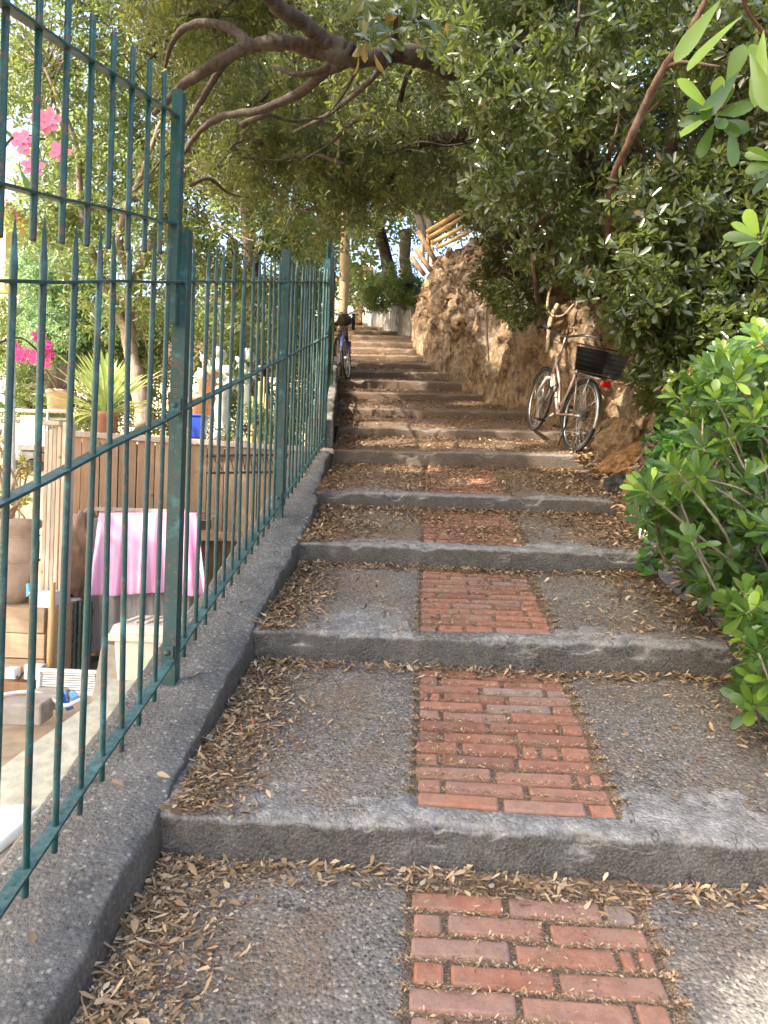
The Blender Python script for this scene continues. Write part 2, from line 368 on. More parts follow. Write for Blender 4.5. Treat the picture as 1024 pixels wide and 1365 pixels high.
def grid(name, P, mat, parent=None, smooth=True, flip=False):
    n, m = P.shape[:2]; me = bpy.data.meshes.new(name)
    i = np.arange(n-1)[:, None]*m + np.arange(m-1)[None]
    q = np.stack([i, i+1, i+m+1, i+m], -1).reshape(-1, 4)
    if flip: q = q[:, ::-1]
    arrays(me, P.reshape(-1, 3), q)
    return link(name, me, mat, parent, smooth)
def arrays(me, v, q):
    k = q.shape[1]
    me.vertices.add(len(v)); me.vertices.foreach_set('co', np.ascontiguousarray(v, np.float32).ravel())
    me.loops.add(q.size); me.loops.foreach_set('vertex_index', np.ascontiguousarray(q, np.int32).ravel())
    me.polygons.add(len(q)); me.polygons.foreach_set('loop_start', np.arange(0, q.size, k, dtype=np.int32))
    me.update(calc_edges=True)
def unit(a): return a/np.maximum(np.linalg.norm(a, axis=-1, keepdims=True), 1e-9)
def rdirs(n): return unit(RNG.normal(size=(n, 3)))
# ------------------------------------------------------------------ leaves
def leaf_object(name, base, d, nrm, L, W, rnd, young, mat, parent=None, curl=.12, fold=.18, hi=False):
    n = len(base); d = unit(d); side = unit(np.cross(d, nrm)); nrm = np.cross(side, d)
    L = np.broadcast_to(L, n)[:, None]; W = np.broadcast_to(W, n)[:, None]
    if not hi:
        spec = [(0, 0), (.36, -.36), (.74, -.5), (1, 0), (.74, .5), (.36, .36)]
        q = np.array([[0, 3, 2, 1], [0, 5, 4, 3]])
    else:
        rows = [(.0, .03), (.2, .2), (.45, .38), (.68, .5), (.86, .43), (.96, .22), (1., .02)]
        spec, q = [], []
        for i, (a, w) in enumerate(rows):
            spec += [(a, -w), (a, 0.), (a, w)]
            if i: b = 3*i; q += [[b-3, b-2, b+1, b], [b-2, b-1, b+2, b+1]]
        q = np.array(q)
    k = len(spec); v = np.empty((n, k, 3))
    cv = np.broadcast_to(curl, n)[:, None]
    for j, (a, w) in enumerate(spec):
        v[:, j] = base + d*(L*a) + side*(W*w) + nrm*(fold*abs(w)*W - cv*L*a*a)
    me = bpy.data.meshes.new(name)
    Q = (np.arange(n)[:, None, None]*k + q[None]).reshape(-1, 4)
    arrays(me, v.reshape(-1, 3), Q)
    for nm, arr in (('rnd', rnd), ('young', young)):
        a = me.attributes.new(nm, 'FLOAT', 'POINT'); a.data.foreach_set('value', np.repeat(np.broadcast_to(arr, n), k).astype(np.float32))
    return link(name, me, mat, parent, smooth=hi)
def rosettes(c, ax, k, L, W, spread=(35, 95), jit=.42, young=.0):
    """k leaves round every centre c about axis ax -> leaf arrays"""
    n = len(c); ax = unit(ax); t = unit(np.cross(ax, rdirs(n))); b = np.cross(ax, t)
    ph = (np.arange(k)[None]*2.39996 + RNG.uniform(0, 6.28, (n, 1)) + RNG.normal(0, .25, (n, k)))
    el = np.radians(np.linspace(spread[0], spread[1], k)[None] + RNG.normal(0, 9, (n, k)))
    rad = t[:, None]*np.cos(ph)[..., None] + b[:, None]*np.sin(ph)[..., None]
    d = ax[:, None]*np.cos(el)[..., None] + rad*np.sin(el)[..., None]
    nr = ax[:, None]*np.sin(el)[..., None] - rad*np.cos(el)[..., None]
    nr = nr + RNG.normal(0, jit, nr.shape)
    ln = L*RNG.uniform(.65, 1.15, (n, k)); wd = W*RNG.uniform(.75, 1.15, (n, k))
    base = np.repeat(c[:, None], k, 1) - ax[:, None]*(np.linspace(0, .35, k)[None, :, None]*L) + rad*L*.06
    base = np.broadcast_to(base, d.shape)
    yg = np.clip(np.linspace(1, -1.1, k)[None] + RNG.normal(0, .2, (n, k)), 0, 1)*np.broadcast_to(young, n)[:, None]
    rn = np.clip(np.repeat(RNG.uniform(0, 1, (n, 1)), k, 1)*.5 + RNG.uniform(0, .5, (n, k)), 0, .965)
    rare = RNG.random((n, k)) < .009; rn = np.where(rare, .99, rn)
    f = lambda a: a.reshape(-1, *a.shape[2:])
    return f(base), f(d), f(nr), f(ln), f(wd), f(rn), f(yg)
SUN = np.array([-.62, -.42, .66]); SUN = SUN/np.linalg.norm(SUN)
GAPS = [((-.78, 12.0, 3.60), .36), ((-.42, 12.02, 3.62), .22), ((-.6, 7.6, 2.3), .16), ((-.25, 7.85, 2.35), .13), ((.15, 7.6, 2.3), .2), ((.6, 7.5, 2.28), .13), ((1.22, 7.1, 2.2), .17), ((-.5, 8.5, 2.6), .18), ((.05, 8.3, 2.55), .14), ((-.9, 9.6, 2.95), .2),
    ((.95, 10.6, 4.1), .22), ((.75, 11.6, 4.9), .25), ((.3, 14.2, 5.6), .3), ((1.5, 8.6, 3.8), .25), ((-.2, 6.9, 2.1), .14), ((.95, 7.9, 2.4), .14), ((-.75, 10.9, 3.35), .2), ((-.1, 13.3, 4.1), .18), ((.35, 6.3, 1.95), .1), ((1.75, 7.6, 3.1), .16), ((.85, 1.72, .55), .12), ((.75, 1.5, .5), .1), ((-.9, 15.4, 4.8), .25), ((.5, 10.4, 3.2), .14)]
def clear(c):
    ok = np.ones(len(c), bool)
    for q, r in GAPS:
        d = c - np.array(q); t = d @ SUN; ok &= ~((t > .25) & (np.linalg.norm(d - t[:, None]*SUN, axis=1) < r + .14))
    return ok
def foliage(name, blobs, rad, per, k, L, W, mat, parent, up=.35, flat=.75, young=.15, curl=.15, spread=(35, 95), hi=False, core=.35):
    """leaf rosettes through the volume of every blob, thinned by noise so gaps and clumps appear"""
    nb = len(blobs); rad = np.broadcast_to(rad, nb)
    per_b = np.maximum(1, (per*(rad/np.mean(rad))**2)).astype(int)
    idx = np.repeat(np.arange(nb), per_b); n = len(idx)
    dr = rdirs(n); rr = (core + (1-core)*RNG.random(n)**.6)
    off = dr*(rr*rad[idx])[:, None]; off[:, 2] *= flat
    c = blobs[idx] + off
    keep = (vnoise(c*3.1, 5) > -.42) & clear(c)
    c, dr, idx = c[keep], dr[keep], idx[keep]; n = len(c)
    ax = dr + np.array([0, 0, up]) + RNG.normal(0, .35, (n, 3))
    yb = np.clip(RNG.normal(young, young*.9, nb), 0, 1)[idx]*RNG.uniform(.2, 1, n)
    return leaf_object(name, *rosettes(c, ax, k, L, W, spread, young=yb), mat, parent, curl, hi=hi)
def in_poly(p, poly):
    x, y = p[:, 0], p[:, 1]; ins = np.zeros(len(p), bool); j = len(poly)-1
    for i in range(len(poly)):
        xi, yi = poly[i]; xj, yj = poly[j]
        ins ^= ((yi > y) != (yj > y)) & (x < (xj-xi)*(y-yi)/((yj-yi) or 1e-9) + xi); j = i
    return ins
def poly_points(poly, n, Y0, Y1, sq=1.):
    """n points of the volume that a picture region covers between two depths"""
    a = np.array(poly, float); lo, hi = a.min(0), a.max(0); out = []
    while len(out) < n:
        p = lo + RNG.random((n*3, 2))*(hi-lo); out += list(p[in_poly(p, poly)])
    return np.array([at(p[0], p[1], Y0 + (Y1-Y0)*RNG.random()**sq) for p in out[:n]])
def spline(pts, n=10):
    """Catmull-Rom through points, radius kept as 4th value"""
    P = np.array(pts, float); P = np.vstack([2*P[0]-P[1], P, 2*P[-1]-P[-2]]); out = []
    for i in range(1, len(P)-2):
        for t in np.linspace(0, 1, n, endpoint=False):
            a, b, c, d = P[i-1:i+3]
            out.append(.5*((2*b) + (c-a)*t + (2*a-5*b+4*c-d)*t*t + (3*b-a-3*c+d)*t**3))
    out.append(P[-2]); return np.array(out)
def limb(mb, pts, n=7, wob=.015, sides=8):
    """pts: (px, py, Y, radius)"""
    w = [(*at(a, b, Y), r) for a, b, Y, r in pts]
    s = spline(w, n); s[:, :3] += fbm(s[:, :3]*2.2, 2, 5)[:, None]*np.minimum(wob*1.5, s[:, 3:4]*.4)*unit(RNG.normal(size=3)) + RNG.normal(0, 1, (len(s), 3))*np.minimum(wob, s[:, 3:4]*.35)*.22
    rr = np.maximum(s[:, 3], .004)*(1 + .05*np.sin(np.arange(len(s))*.9))
    mb.tube(s[:, :3], list(rr), sides); return s[:, :3]
def twigs(mb, anchors, targets, r=.012, share=1., sides=5):
    for c in targets:
        if random.random() > share: continue
        d = np.linalg.norm(anchors - c, axis=1); a = anchors[int(np.argmin(d + RNG.random(len(d))*.3))]
        m = (a + c)/2 + RNG.normal(0, .12, 3); L = np.linalg.norm(c - a)
        if L > 4: continue
        rr = r*(.6 + .5*L)
        mb.tube([a, a*.6+m*.4, m, m*.4+c*.6, c], [rr, rr*.85, rr*.65, rr*.45, rr*.2], sides)
# ================================================================== SETTING: stairs
NOSE = [-1.2, -.1, 1.03, 2.205, 3.39, 4.545, 5.66, 7.1, 8.18, 9.38, 10.75, 12.05, 13.25, 14.7, 16.2, 17.8, 19.6, 21.9, 24.0, 26.2, 28.6, 31.5]
RISE = [.13, .13, .128, .128, .134, .13, .115, .145, .1, .1, .11, .15, .125, .12, .12, .12, .12, .12, .12, .12, .12, .12]
T_ = .308
def nose(y): return T_*y
def interp(y, tab):
    a = np.array(tab); return np.interp(y, a[:, 0], a[:, 1])
XL = [(-2, -.755), (5, -.765), (6.9, -.88), (7.3, -.9), (9.4, -1.15), (12.4, -1.52), (14.7, -1.83), (22, -2.3), (32, -3.2)]
FOOT = [(-2, 1.42), (4.6, 1.40), (5.6, 1.43), (6.3, 1.75), (7.0, 1.98), (7.8, 1.9), (8.6, 1.62), (9.3, 1.25), (10.9, .74), (12.3, .49), (14.9, .02), (19.3, -.395), (22.8, -.5), (24, -.3), (26, .8), (32, 3)]
def tread(y):
    i = max(j for j in range(len(NOSE)-1) if NOSE[j] <= y)
    d = NOSE[i+1]-NOSE[i]
    return nose(NOSE[i]) + (y-NOSE[i])/d*(T_*d - RISE[i+1])
BX0, BX1 = .0, .62
for i in range(len(NOSE)-1):
    y0, d = NOSE[i], NOSE[i+1]-NOSE[i]; zt = T_*d - RISE[i+1]; r = RISE[i]
    near = 1 <= i <= 7
    xl = float(interp(y0 + .05, XL)) - .03; xr = float(interp(y0+.3, FOOT)) + (.0 if y0 < 6 else .7)
    if y0 < 3: xr = 1.42 if y0 > 3 else 1.75
    nx = 260 if i in (2, 3) else 170 if near else 50
    xs = np.linspace(xl, xr, nx)
    rc = .022
    prof = [(.012, -.3), (.008, -r - .02)] + [(.006*(1-q), -r + q*(r - rc)) for q in np.linspace(.1, 1, 9 if near else 4)]
    prof += [(rc*(1-math.cos(a)), -rc + rc*math.sin(a)) for a in np.linspace(.25, 1.5, 5 if near else 3)]
    ys = np.linspace(rc + .01, d + .03, 90 if i in (2, 3) else 50 if near else 10)
    prof += [(y, zt*y/d) for y in ys]
    prof = np.array(prof)
    P = np.zeros((len(prof), nx, 3)); P[..., 0] = xs[None]; P[..., 1] = prof[:, 0:1]; P[..., 2] = prof[:, 1:2]
    wp = P + np.array([0, y0, nose(y0)])
    nearnose = np.exp(-((P[..., 1] - .0)**2 + (P[..., 2] + .005)**2)/.0022)
    chip = np.clip(fbm(wp*np.array([5, 5, 5]), 4, 3) - .1, 0, 1)*nearnose
    chip2 = np.clip(fbm(wp*13, 3, 43) - .3, 0, 1)*np.exp(-((P[..., 1])**2 + (P[..., 2] + .005)**2)/.0008)*np.clip(.4 + fbm(wp*2.3, 2, 44), 0, 1)
    P[..., 2] -= chip2*.04; P[..., 1] += chip2*.02
    P[..., 1] += chip*.036 + fbm(wp*2.2, 4, 9)*.01 + fbm(wp*17, 3, 19)*.0022
    P[..., 2] += -chip*.045 + fbm(wp*1.7, 4, 21)*.009 + fbm(wp*22, 3, 31)*.0018
    bricks_here = 1 <= i <= 6
    if bricks_here:
        x, y = P[..., 0], P[..., 1]
        ins = np.clip((x-BX0+.018)/.01, 0, 1)*np.clip((BX1+.018-x)/.01, 0, 1)*np.clip((y-.1)/.012, 0, 1)*np.clip((d-.02-y)/.01, 0, 1)
        P[..., 2] -= ins*.012
    P[:, 0, 2] -= .35; P[:, -1, 2] -= .35
    if y0 > 3 and y0 < 6: P[:, -1, 2] += .1
    o = struct(grid('step', P, 'step', smooth=True)); o.location = (0, y0, nose(y0))
    if bricks_here:
        mb = MB(); slope = math.atan2(zt, d); rot0 = Matrix.Rotation(slope, 3, 'X')
        yrow, k = .148 + (.0 if i != 2 else .02), 0
        while yrow < d - .05:
            x = BX0 + RNG.uniform(-.006, .006)
            lens = [.078, .254, .254] if k % 2 == i % 2 else [.254, .254, .078]
            if random.random() < .12: lens = [.15, .2, .12, .1]
            for ln in lens:
                if random.random() < .06: ln2 = [ln*.45, ln*.5]
                else: ln2 = [ln]
                for l in ln2:
                    w = RNG.uniform(.062, .069); rr = Matrix.Rotation(RNG.normal(0, .012), 3, 'Z') @ rot0 @ Matrix.Rotation(RNG.normal(0, .012), 3, 'Y')
                    cx = x + l/2; zz = zt*yrow/d + float(fbm(np.array([[cx, yrow + y0, nose(y0)]])*1.7, 4, 21)[0])*.009
                    mb.box((cx, yrow + RNG.normal(0, .0025), zz - .026 + RNG.normal(0, .0016)), (l - .004, w, .05), rr)
                    x += l + RNG.uniform(.009, .016)
            yrow += .0815 + RNG.normal(0, .0012); k += 1
        b = mb.build('brick_paving', 'brick', bevel=.008); b.parent = o
# ---------------------------------------------------------------- low kerb wall under the fence
def kerb(name, path, label, wid, ny):
    """path rows: y, x of path-side edge, height of top"""
    a = np.array(path); ys = np.linspace(a[0, 0], a[-1, 0], ny)
    xe = np.interp(ys, a[:, 0], a[:, 1]); zt = np.interp(ys, a[:, 0], a[:, 2])
    cs = [(-wid+.01, -1.4), (-wid, -.02), (-wid+.02, 0)] + [(-wid + wid*q, 0) for q in np.linspace(.12, .9, 14)] + [(-.008, -.002), (-.001, -.009), (.002, -.03)] + [(.008, z) for z in np.linspace(-.07, -.55, 14)]
    cs = np.array(cs); P = np.zeros((ny, len(cs), 3))
    P[..., 0] = xe[:, None] + cs[None, :, 0]; P[..., 1] = ys[:, None]; P[..., 2] = zt[:, None] + cs[None, :, 1]
    n1, n2 = fbm(P*1.6, 4, 2), fbm(P*14, 4, 8)
    edge = np.exp(-((cs[:, 0] - 0)**2 + cs[:, 1]**2)/.002)[None]
    P[..., 2] += n1*.012 + n2*.004 - edge*np.clip(fbm(P*6, 3, 4), 0, 1)*.03
    P[..., 0] += fbm(P*2.1, 4, 12)*.012 + n2*.004 - edge*np.clip(fbm(P*5, 3, 14), 0, 1)*.02
    P = np.concatenate([P[:1], P, P[-1:]]); P[0, :, 2] = np.minimum(P[0, :, 2], P[0, :, 2].max() - 1.2); P[-1, :, 2] = P[0, :, 2].max(); P[-1, :, 2] = P[-2, :, 2].max() - 1.2
    o = grid(name, P, 'kerb'); return tag(o, label, 'low wall')
kerb('kerb_wall', [(-1, -.755, -.30), (5, -.765, 1.545), (6.9, -.89, 2.13), (7.12, -.9, 2.2)], 'sloping concrete kerb wall below the tall green fence, beside the near steps', .37, 420)
kerb('kerb_wall', [(7.13, -.9, 2.46), (9.4, -1.15, 3.1), (12.6, -1.55, 4.12)], 'raised upper length of concrete kerb beyond the last tall fence post', .25, 160)
# ---------------------------------------------------------------- ground sheets
def sheet(name, mat, pts, z=None):
    me = bpy.data.meshes.new(name); me.from_pydata([tuple(p) for p in pts], [], [tuple(range(len(pts)))]); me.update()
    return struct(link(name, me, mat))
sheet('ground', 'ground', [(-400, -300, 0), (400, -300, 0), (400, 600, 0), (-400, 600, 0)])
WL, WR = at(84, 573, 6.2), at(445, 598, 7.05)          # top edge of the wooden retaining wall
TZ = float(min(WL[2], WR[2])) - .05
mb = MB(); A = np.array([WL[0]-5, WL[1]-.7]); B = np.array([WR[0], WR[1]+.06])
mb.add([(WL[0]+.02, WL[1]+.08, TZ), (B[0], B[1], TZ), (-1.4, 9, TZ), (-2, 60, TZ), (-60, 60, TZ), (-60, 8.2, TZ), (WL[0]-.1, 8.2, TZ)], [(0, 1, 2, 3, 4, 5, 6)])
mb.add([(WL[0]+.02, WL[1]+.08, -.2), (WL[0]+.02, WL[1]+.08, TZ), (WL[0]-.1, 8.2, TZ), (-60, 8.2, TZ), (-60, 8.2, -.2), (WL[0]-.1, 8.2, -.2)], [(0, 1, 2, 5), (5, 2, 3, 4)])
struct(mb.build('terrace_ground', 'ground'))
# hillside and rock
HW = [(-2, .12), (4.6, .15), (5.6, .3), (6.4, .75), (7.4, 1.5), (9, 2.0), (11, 2.25), (13, 2.3), (19, 2.2), (22, 1.7), (24, .9), (32, .6)]
def rock_grid(y0, y1, n, m):
    ys = np.linspace(y0, y1, n); P = np.zeros((n, m, 3)); v = np.linspace(-.3, 1, m)
    H = interp(ys, HW); f = interp(ys, FOOT); zb = nose(ys)
    lean = .28 + .25*np.clip((7-ys)/3, 0, 1)
    P[..., 1] = ys[:, None]; P[..., 2] = zb[:, None] + H[:, None]*v[None]
    P[..., 0] = f[:, None] + (lean*H)[:, None]*np.sign(v)[None]*np.abs(v)[None]**1.3
    q = P*np.array([.7, .8, .55])
    big = fbm(q*1.7, 5, 40); rid = 1 - np.abs(fbm(P*np.array([1.5, 2.2, 1.4]), 5, 50))
    amp = np.clip(H, .1, 1.6)[:, None]*np.clip(.25 + v*1.5, .0, 1)[None]
    fine = fbm(P*np.array([6, 7, 4]), 4, 60)
    P[..., 0] += amp*(big*.1 + (rid-.6)*-.17 + fine*.075 + fbm(P*np.array([15, 15, 7]), 3, 64)*.035)
    P[..., 1] += amp*fbm(P*2.3, 4, 70)*.12
    P[..., 2] += (amp*fbm(P*3.1, 4, 80)*.06)*np.clip(v*2, 0, 1)[None]
    return P
RP = rock_grid(5.0, 25.5, 620, 120)
o = grid('rock_face', RP, 'rock', flip=False)
tag(o, 'crumbling ochre rock face rising along the right of the upper steps', 'rock wall')
ys = np.concatenate([np.linspace(-3, 5.0, 40), np.linspace(5.0, 25.5, 120), np.linspace(25.6, 60, 30)])
H = interp(ys, HW); f = interp(ys, FOOT)
us = np.concatenate([[0], np.geomspace(.06, 26, 40)])
P = np.zeros((len(ys), len(us), 3)); lean = .28 + .25*np.clip((7-ys)/3, 0, 1)
P[..., 1] = ys[:, None]; P[..., 0] = (f + lean*H)[:, None] + us[None] - .03
P[..., 2] = (np.minimum(nose(ys), 9.3) + H)[:, None] - .05 + us[None]*.55*np.exp(-us/25)[None]
P[..., 2] += fbm(P*.9, 4, 90)*np.clip(us*.35, 0, .3)[None] + fbm(P*5, 3, 92)*.03
struct(grid('hillside', P, 'soil'))
# upper landing beyond the stairs
mb = MB()
mb.add([(-30, 31.4, 9.55), (3, 31.4, 9.55), (3, 90, 10.5), (-30, 90, 10.5), (-30, 31.4, 0), (3, 31.4, 0)], [(0, 1, 2, 3), (4, 5, 1, 0)])
struct(mb.build('upper_path', 'soil'))
# ================================================================== LITTER
def litter_points(i, n, mode):
    y0, d = NOSE[i], NOSE[i+1]-NOSE[i]; xl = interp(np.array([y0+d/2]), XL)[0]; xr = 1.38 if y0 < 6 else interp(np.array([y0+d/2]), FOOT)[0]
    if y0 < 3: xr = 1.6
    u, w = RNG.random(n), RNG.random(n)
    if mode == 'kerb': x = xl + .02 + np.abs(RNG.normal(0, .13, n)); y = u*d
    elif mode == 'back': x = xl + w*(xr-xl); y = d - .012 - np.abs(RNG.normal(0, .05, n))
    elif mode == 'right': x = xr - np.abs(RNG.normal(0, .22, n)); y = d*(.12+.88*u)
    elif mode == 'joint':
        rows = np.floor(RNG.random(n)*((d-.17)/.0815)); x = BX0 - .02 + w*(BX1-BX0+.05); y = .148 + (rows+.5)*.0815 + RNG.normal(0, .006, n)
        s = RNG.random(n) < .25; x = np.where(s, np.where(RNG.random(n) < .3, BX0 - .02, BX1+.02) + RNG.normal(0, .012, n), x)
    else: x = xl + w*(xr-xl); y = .04 + u*(d-.04)
    if mode == 'any':
        k = vnoise(np.stack([x*2.6, (y+y0)*2.6, 0*x], 1), 77) + .7*np.exp(-((x-xl)/.3)**2) + .5*np.exp(-((x-xr)/.4)**2) + .45*np.exp(-((d-y)/.22)**2) + (.15 if i > 3 else -.1) + (.3 if i > 5 else 0)
        ok = (k > RNG.uniform(-.3, .9, n)); x, y = x[ok], y[ok]
    ok = (x > xl + .012) & (x < xr+.1) & (y < d-.004); x, y = x[ok], y[ok]
    zt = T_*d - RISE[i+1]
    return np.stack([x, y + y0, nose(y0) + zt*y/d], 1)
cs, ds, Ls, Ws, zs = [], [], [], [], []
def litter(i, n, mode, L, W, lift):
    p = litter_points(i, n, mode); m = len(p)
    p[:, 2] += np.abs(RNG.normal(0, 1, m))*lift + .004 + fbm(p*1.7, 4, 21)*.009
    a = RNG.uniform(0, 6.28, m)
    cs.append(p); ds.append(np.stack([np.cos(a), np.sin(a), RNG.normal(.08, .2, m)], 1))
    Ls.append(RNG.uniform(*L, m)); Ws.append(Ls[-1]*RNG.uniform(*W, m))
for i in range(1, 20):
    nr = max(.06, 1.0 if i < 5 else .9*(5.66/max(NOSE[i], 5))**1.3)
    sc = 1 if i < 6 else 1.25
    litter(i, int(620*nr), 'kerb', (.014, .042), (.28, .5), .006); litter(i, int(560*nr), 'kerb', (.02, .06), (.1, .22), .008)
    litter(i, int(34*nr), 'kerb', (.04, .066), (.33, .46), .01)
    litter(i, int(1100*nr), 'back', (.016, .048), (.18, .4), .005)
    litter(i, int((900 if i > 2 else 300)*nr), 'right', (.016, .05), (.2, .42), .005)
    litter(i, int(4200*nr), 'kerb', (.006, .02), (.25, .6), .003)
    litter(i, int((15000 if i < 4 else 11000)*nr), 'any', (.005, .016)if i < 5 else (.008, .026), (.2, .55), .002)
    litter(i, int((260 if i < 4 else 700)*nr*sc), 'any', (.016, .045), (.25, .45), .003)
    if i >= 5: litter(i, int(3400*nr), 'any', (.012, .04), (.25, .5), .004)
    if i <= 6: litter(i, int(5200*nr), 'joint', (.005, .017), (.2, .5), .001)
m = 260; yy = RNG.uniform(.6, 7, m)                      # a few on the kerb top
p = np.stack([-.78 - RNG.random(m)**1.5*.3, yy, nose(yy) + .012], 1)
cs.append(p); a = RNG.uniform(0, 6.28, m); ds.append(np.stack([np.cos(a), np.sin(a), .3+0*a], 1)); L_ = np.where(RNG.random(m) < .12, .05, .012); Ls.append(L_); Ws.append(L_*.4)
c = np.concatenate(cs); n = len(c)
nr = np.array([0, 0, 1.]) + RNG.normal(0, .3, (n, 3))
rn = np.clip(RNG.beta(2, 2, n), 0, 1); rare = RNG.random(n); rn = np.where(rare < .006, .985, np.where(rare > .9985, 1., rn*.96))
o = leaf_object('leaf_litter', c, np.concatenate(ds), nr, np.concatenate(Ls), np.concatenate(Ws), rn, 0., 'litter', curl=RNG.uniform(-.35, .1, n), fold=.35)
struct(o, 'stuff'); o['label'] = 'dry tan fallen leaves scattered over the steps'; 
# leaves lying on the soil bank
m = 9000; yy = RNG.uniform(2.2, 8, m); xx = 1.38 + RNG.random(m)**1.3*1.4
fo = interp(yy, FOOT); Hh = interp(yy, HW); ln = .28 + .25*np.clip((7-yy)/3, 0, 1)
uu = xx - (fo + ln*Hh); zz = nose(yy) + np.where(uu > 0, Hh + uu*.55, Hh*np.clip((xx-fo)/(ln*Hh+1e-3), 0, 1)) + .02
a = RNG.uniform(0, 6.28, m)
o = leaf_object('bank_litter', np.stack([xx, yy, zz], 1), np.stack([np.cos(a), np.sin(a), RNG.normal(0, .3, m)], 1), np.array([-.4, 0, 1.]) + RNG.normal(0, .35, (m, 3)), RNG.uniform(.02, .075, m), .022, RNG.beta(2, 2, m)*.96, 0., 'litter', fold=.3)
struct(o, 'stuff')
# ================================================================== FENCE
FX = -.97
fence = thing('iron_fence', 'tall green painted iron fence of spiked bars stepping up the kerb wall', 'fence', (FX, 2.88, .89))
POSTS = [2.88, 4.98, 7.03]
def flat_rail(name, y0, y1, h, parent, x=FX, w=.042, t=.009, mat='green'):
    mb = MB(); n = int((y1-y0)/.12)
    yy = np.linspace(y0, y1, n+1); vs, fs = [], []
    for y in yy:
        z = nose(y) + h + .002*math.sin(y*9); xx = x + .0025*math.sin(y*5.3)
        vs += [(xx-w/2, y, z-t/2), (xx+w/2, y, z-t/2), (xx+w/2, y, z+t/2), (xx-w/2, y, z+t/2)]
    for k in range(n):
        for j in range(4): fs.append((4*k+j, 4*k+(j+1) % 4, 4*k+4+(j+1) % 4, 4*k+4+j))
    fs += [(0, 3, 2, 1), (4*n, 4*n+1, 4*n+2, 4*n+3)]
    mb.add(vs, fs); return mb.build(name, mat, parent, bevel=.0015)
SEG = [(.72, 2.86), (2.91, 4.95), (5.01, 7.0)]
for a, b in SEG:
    for h in (.118, 1.082, 1.588): flat_rail('rail', a, b, h, fence)
def post(y, hb, ht, parent, x=FX, w=.054, fl=.05, name='post', dz=0):
    mb = MB(); zb, zt = nose(y) + hb, nose(y) + ht; h = zt - zb; zc = (zb+zt)/2
    mb.box((x - .008, y, zc), (w, .008, h)); mb.box((x + w/2 - .012, y + fl/2 + .004, zc), (.008, fl, h-.004))
    o = mb.build(name, 'green', parent, bevel=.0015)
    for hh in (.118, 1.082, 1.588):
        if hb < hh < ht:
            b = MB(); b.box((x - .012, y - .009, nose(y)+hh + .018), (.05, .008, .062))
            pl = b.build('bracket', 'green', None, bevel=.002); hang(pl, o); pl.matrix_parent_inverse = Matrix()
            if parent is not None: pl.matrix_parent_inverse = Matrix.Identity(4)
            b = MB(); b.lathe((0, 0, 0), [(.001, 0), (.011, .001), (.0115, .007), (.006, .011), (.001, .012)], 8)
            bo = b.build('bolt', 'green', None); bo.location = (x - .012, y - .013, nose(y)+hh+.022); bo.rotation_euler = (R(90), 0, 0); hang(bo, o); bo.matrix_parent_inverse = Matrix.Identity(4)
    return o
for y in POSTS: post(y, -.08, 1.80, fence)
def bar_mesh(L, spike, r=.0092):
    mb = MB(); prof = [(r*.9, 0), (r, .004), (r*1.03, L*.3), (r*.97, L*.6), (r, L - spike)]
    prof += [(r*1.05, L-spike*.8), (r*.75, L-spike*.45), (.0012, L)] if spike else [(r*.9, L)]
    mb.lathe((0, 0, 0), prof, 10); return mb
b0 = None
for a, b in SEG:
    n = 15 if a < 1 else 13; step = (b-a)/(n+1) if a < 1 else .1425
    for k in range(n):
        y = b - .155 - k*.146 if a < 1 else a + .125 + k*.1455
        if y < .75 or y > b - .05: continue
        loc = Vector((FX, y, nose(y) + .045))
        if b0 is None: b0 = bar_mesh(1.70, .15).build('bar', 'green', fence, smooth=True); o = b0
        else: o = b0.copy(); COL.objects.link(o); o.parent = fence
        o.location = loc; o.rotation_euler = (RNG.normal(0, .006), RNG.normal(0, .005), RNG.uniform(0, 6))
        o.matrix_parent_inverse = WM[fence.name].inverted()
EXX = FX - .028
ext = thing('fence_extension', 'raised barred frame bolted above the nearest length of green fence', 'fence', (EXX, 2.76, 2.66))
for h in (1.81, 2.222): flat_rail('rail', .75, 2.82, h, ext, EXX, .036, .008)
mb = MB(); z0, z1 = nose(2.84)+1.42, nose(2.84)+2.32
mb.box((EXX + .004, 2.825, (z0+z1)/2), (.04, .007, z1-z0)); mb.box((EXX + .022, 2.848, (z0+z1)/2), (.007, .04, z1-z0-.004)); mb.build('post', 'green', ext, bevel=.0015)
b1 = None
for k in range(14):
    y = 2.70 - k*.146
    if y < .75: break
    if b1 is None: b1 = bar_mesh(.665, 0).build('bar', 'green', ext, smooth=True); o = b1
    else: o = b1.copy(); COL.objects.link(o); o.parent = ext
    o.location = (EXX, y, nose(y) + 1.69); o.matrix_parent_inverse = WM[ext.name].inverted()
# dark gate beyond the last post, nearly edge on
ga, gb = np.array([-1.0, 7.12]), np.array([-1.3, 9.9])
gate = thing('iron_gate', 'deep green barred gate seen edge on beyond the last fence post', 'gate', (ga[0], ga[1], 2.6))
for q in (0., 1.):
    mb = MB(); p = ga + (gb-ga)*q; mb.box((p[0], p[1], 3.02 + .62*q), (.06, .06, 1.95 + .3*q)); mb.build('post', 'green_dark', gate, bevel=.003)
g0 = None
for k in range(1, 19):
    p = ga + (gb-ga)*k/19
    if g0 is None: g0 = bar_mesh(1.7, 0, .011).build('bar', 'green_dark', gate, smooth=True); o = g0
    else: o = g0.copy(); COL.objects.link(o); o.parent = gate
    o.location = (p[0], p[1], nose(p[1]) + .3); o.matrix_parent_inverse = WM[gate.name].inverted()
mb = MB()
for h in (.4, 1.1, 1.75):
    mb.tube([(ga[0], ga[1], nose(7.12)+h), (gb[0], gb[1], nose(9.9)+h)], .018, 6)
mb.build('rail', 'green_dark', gate)
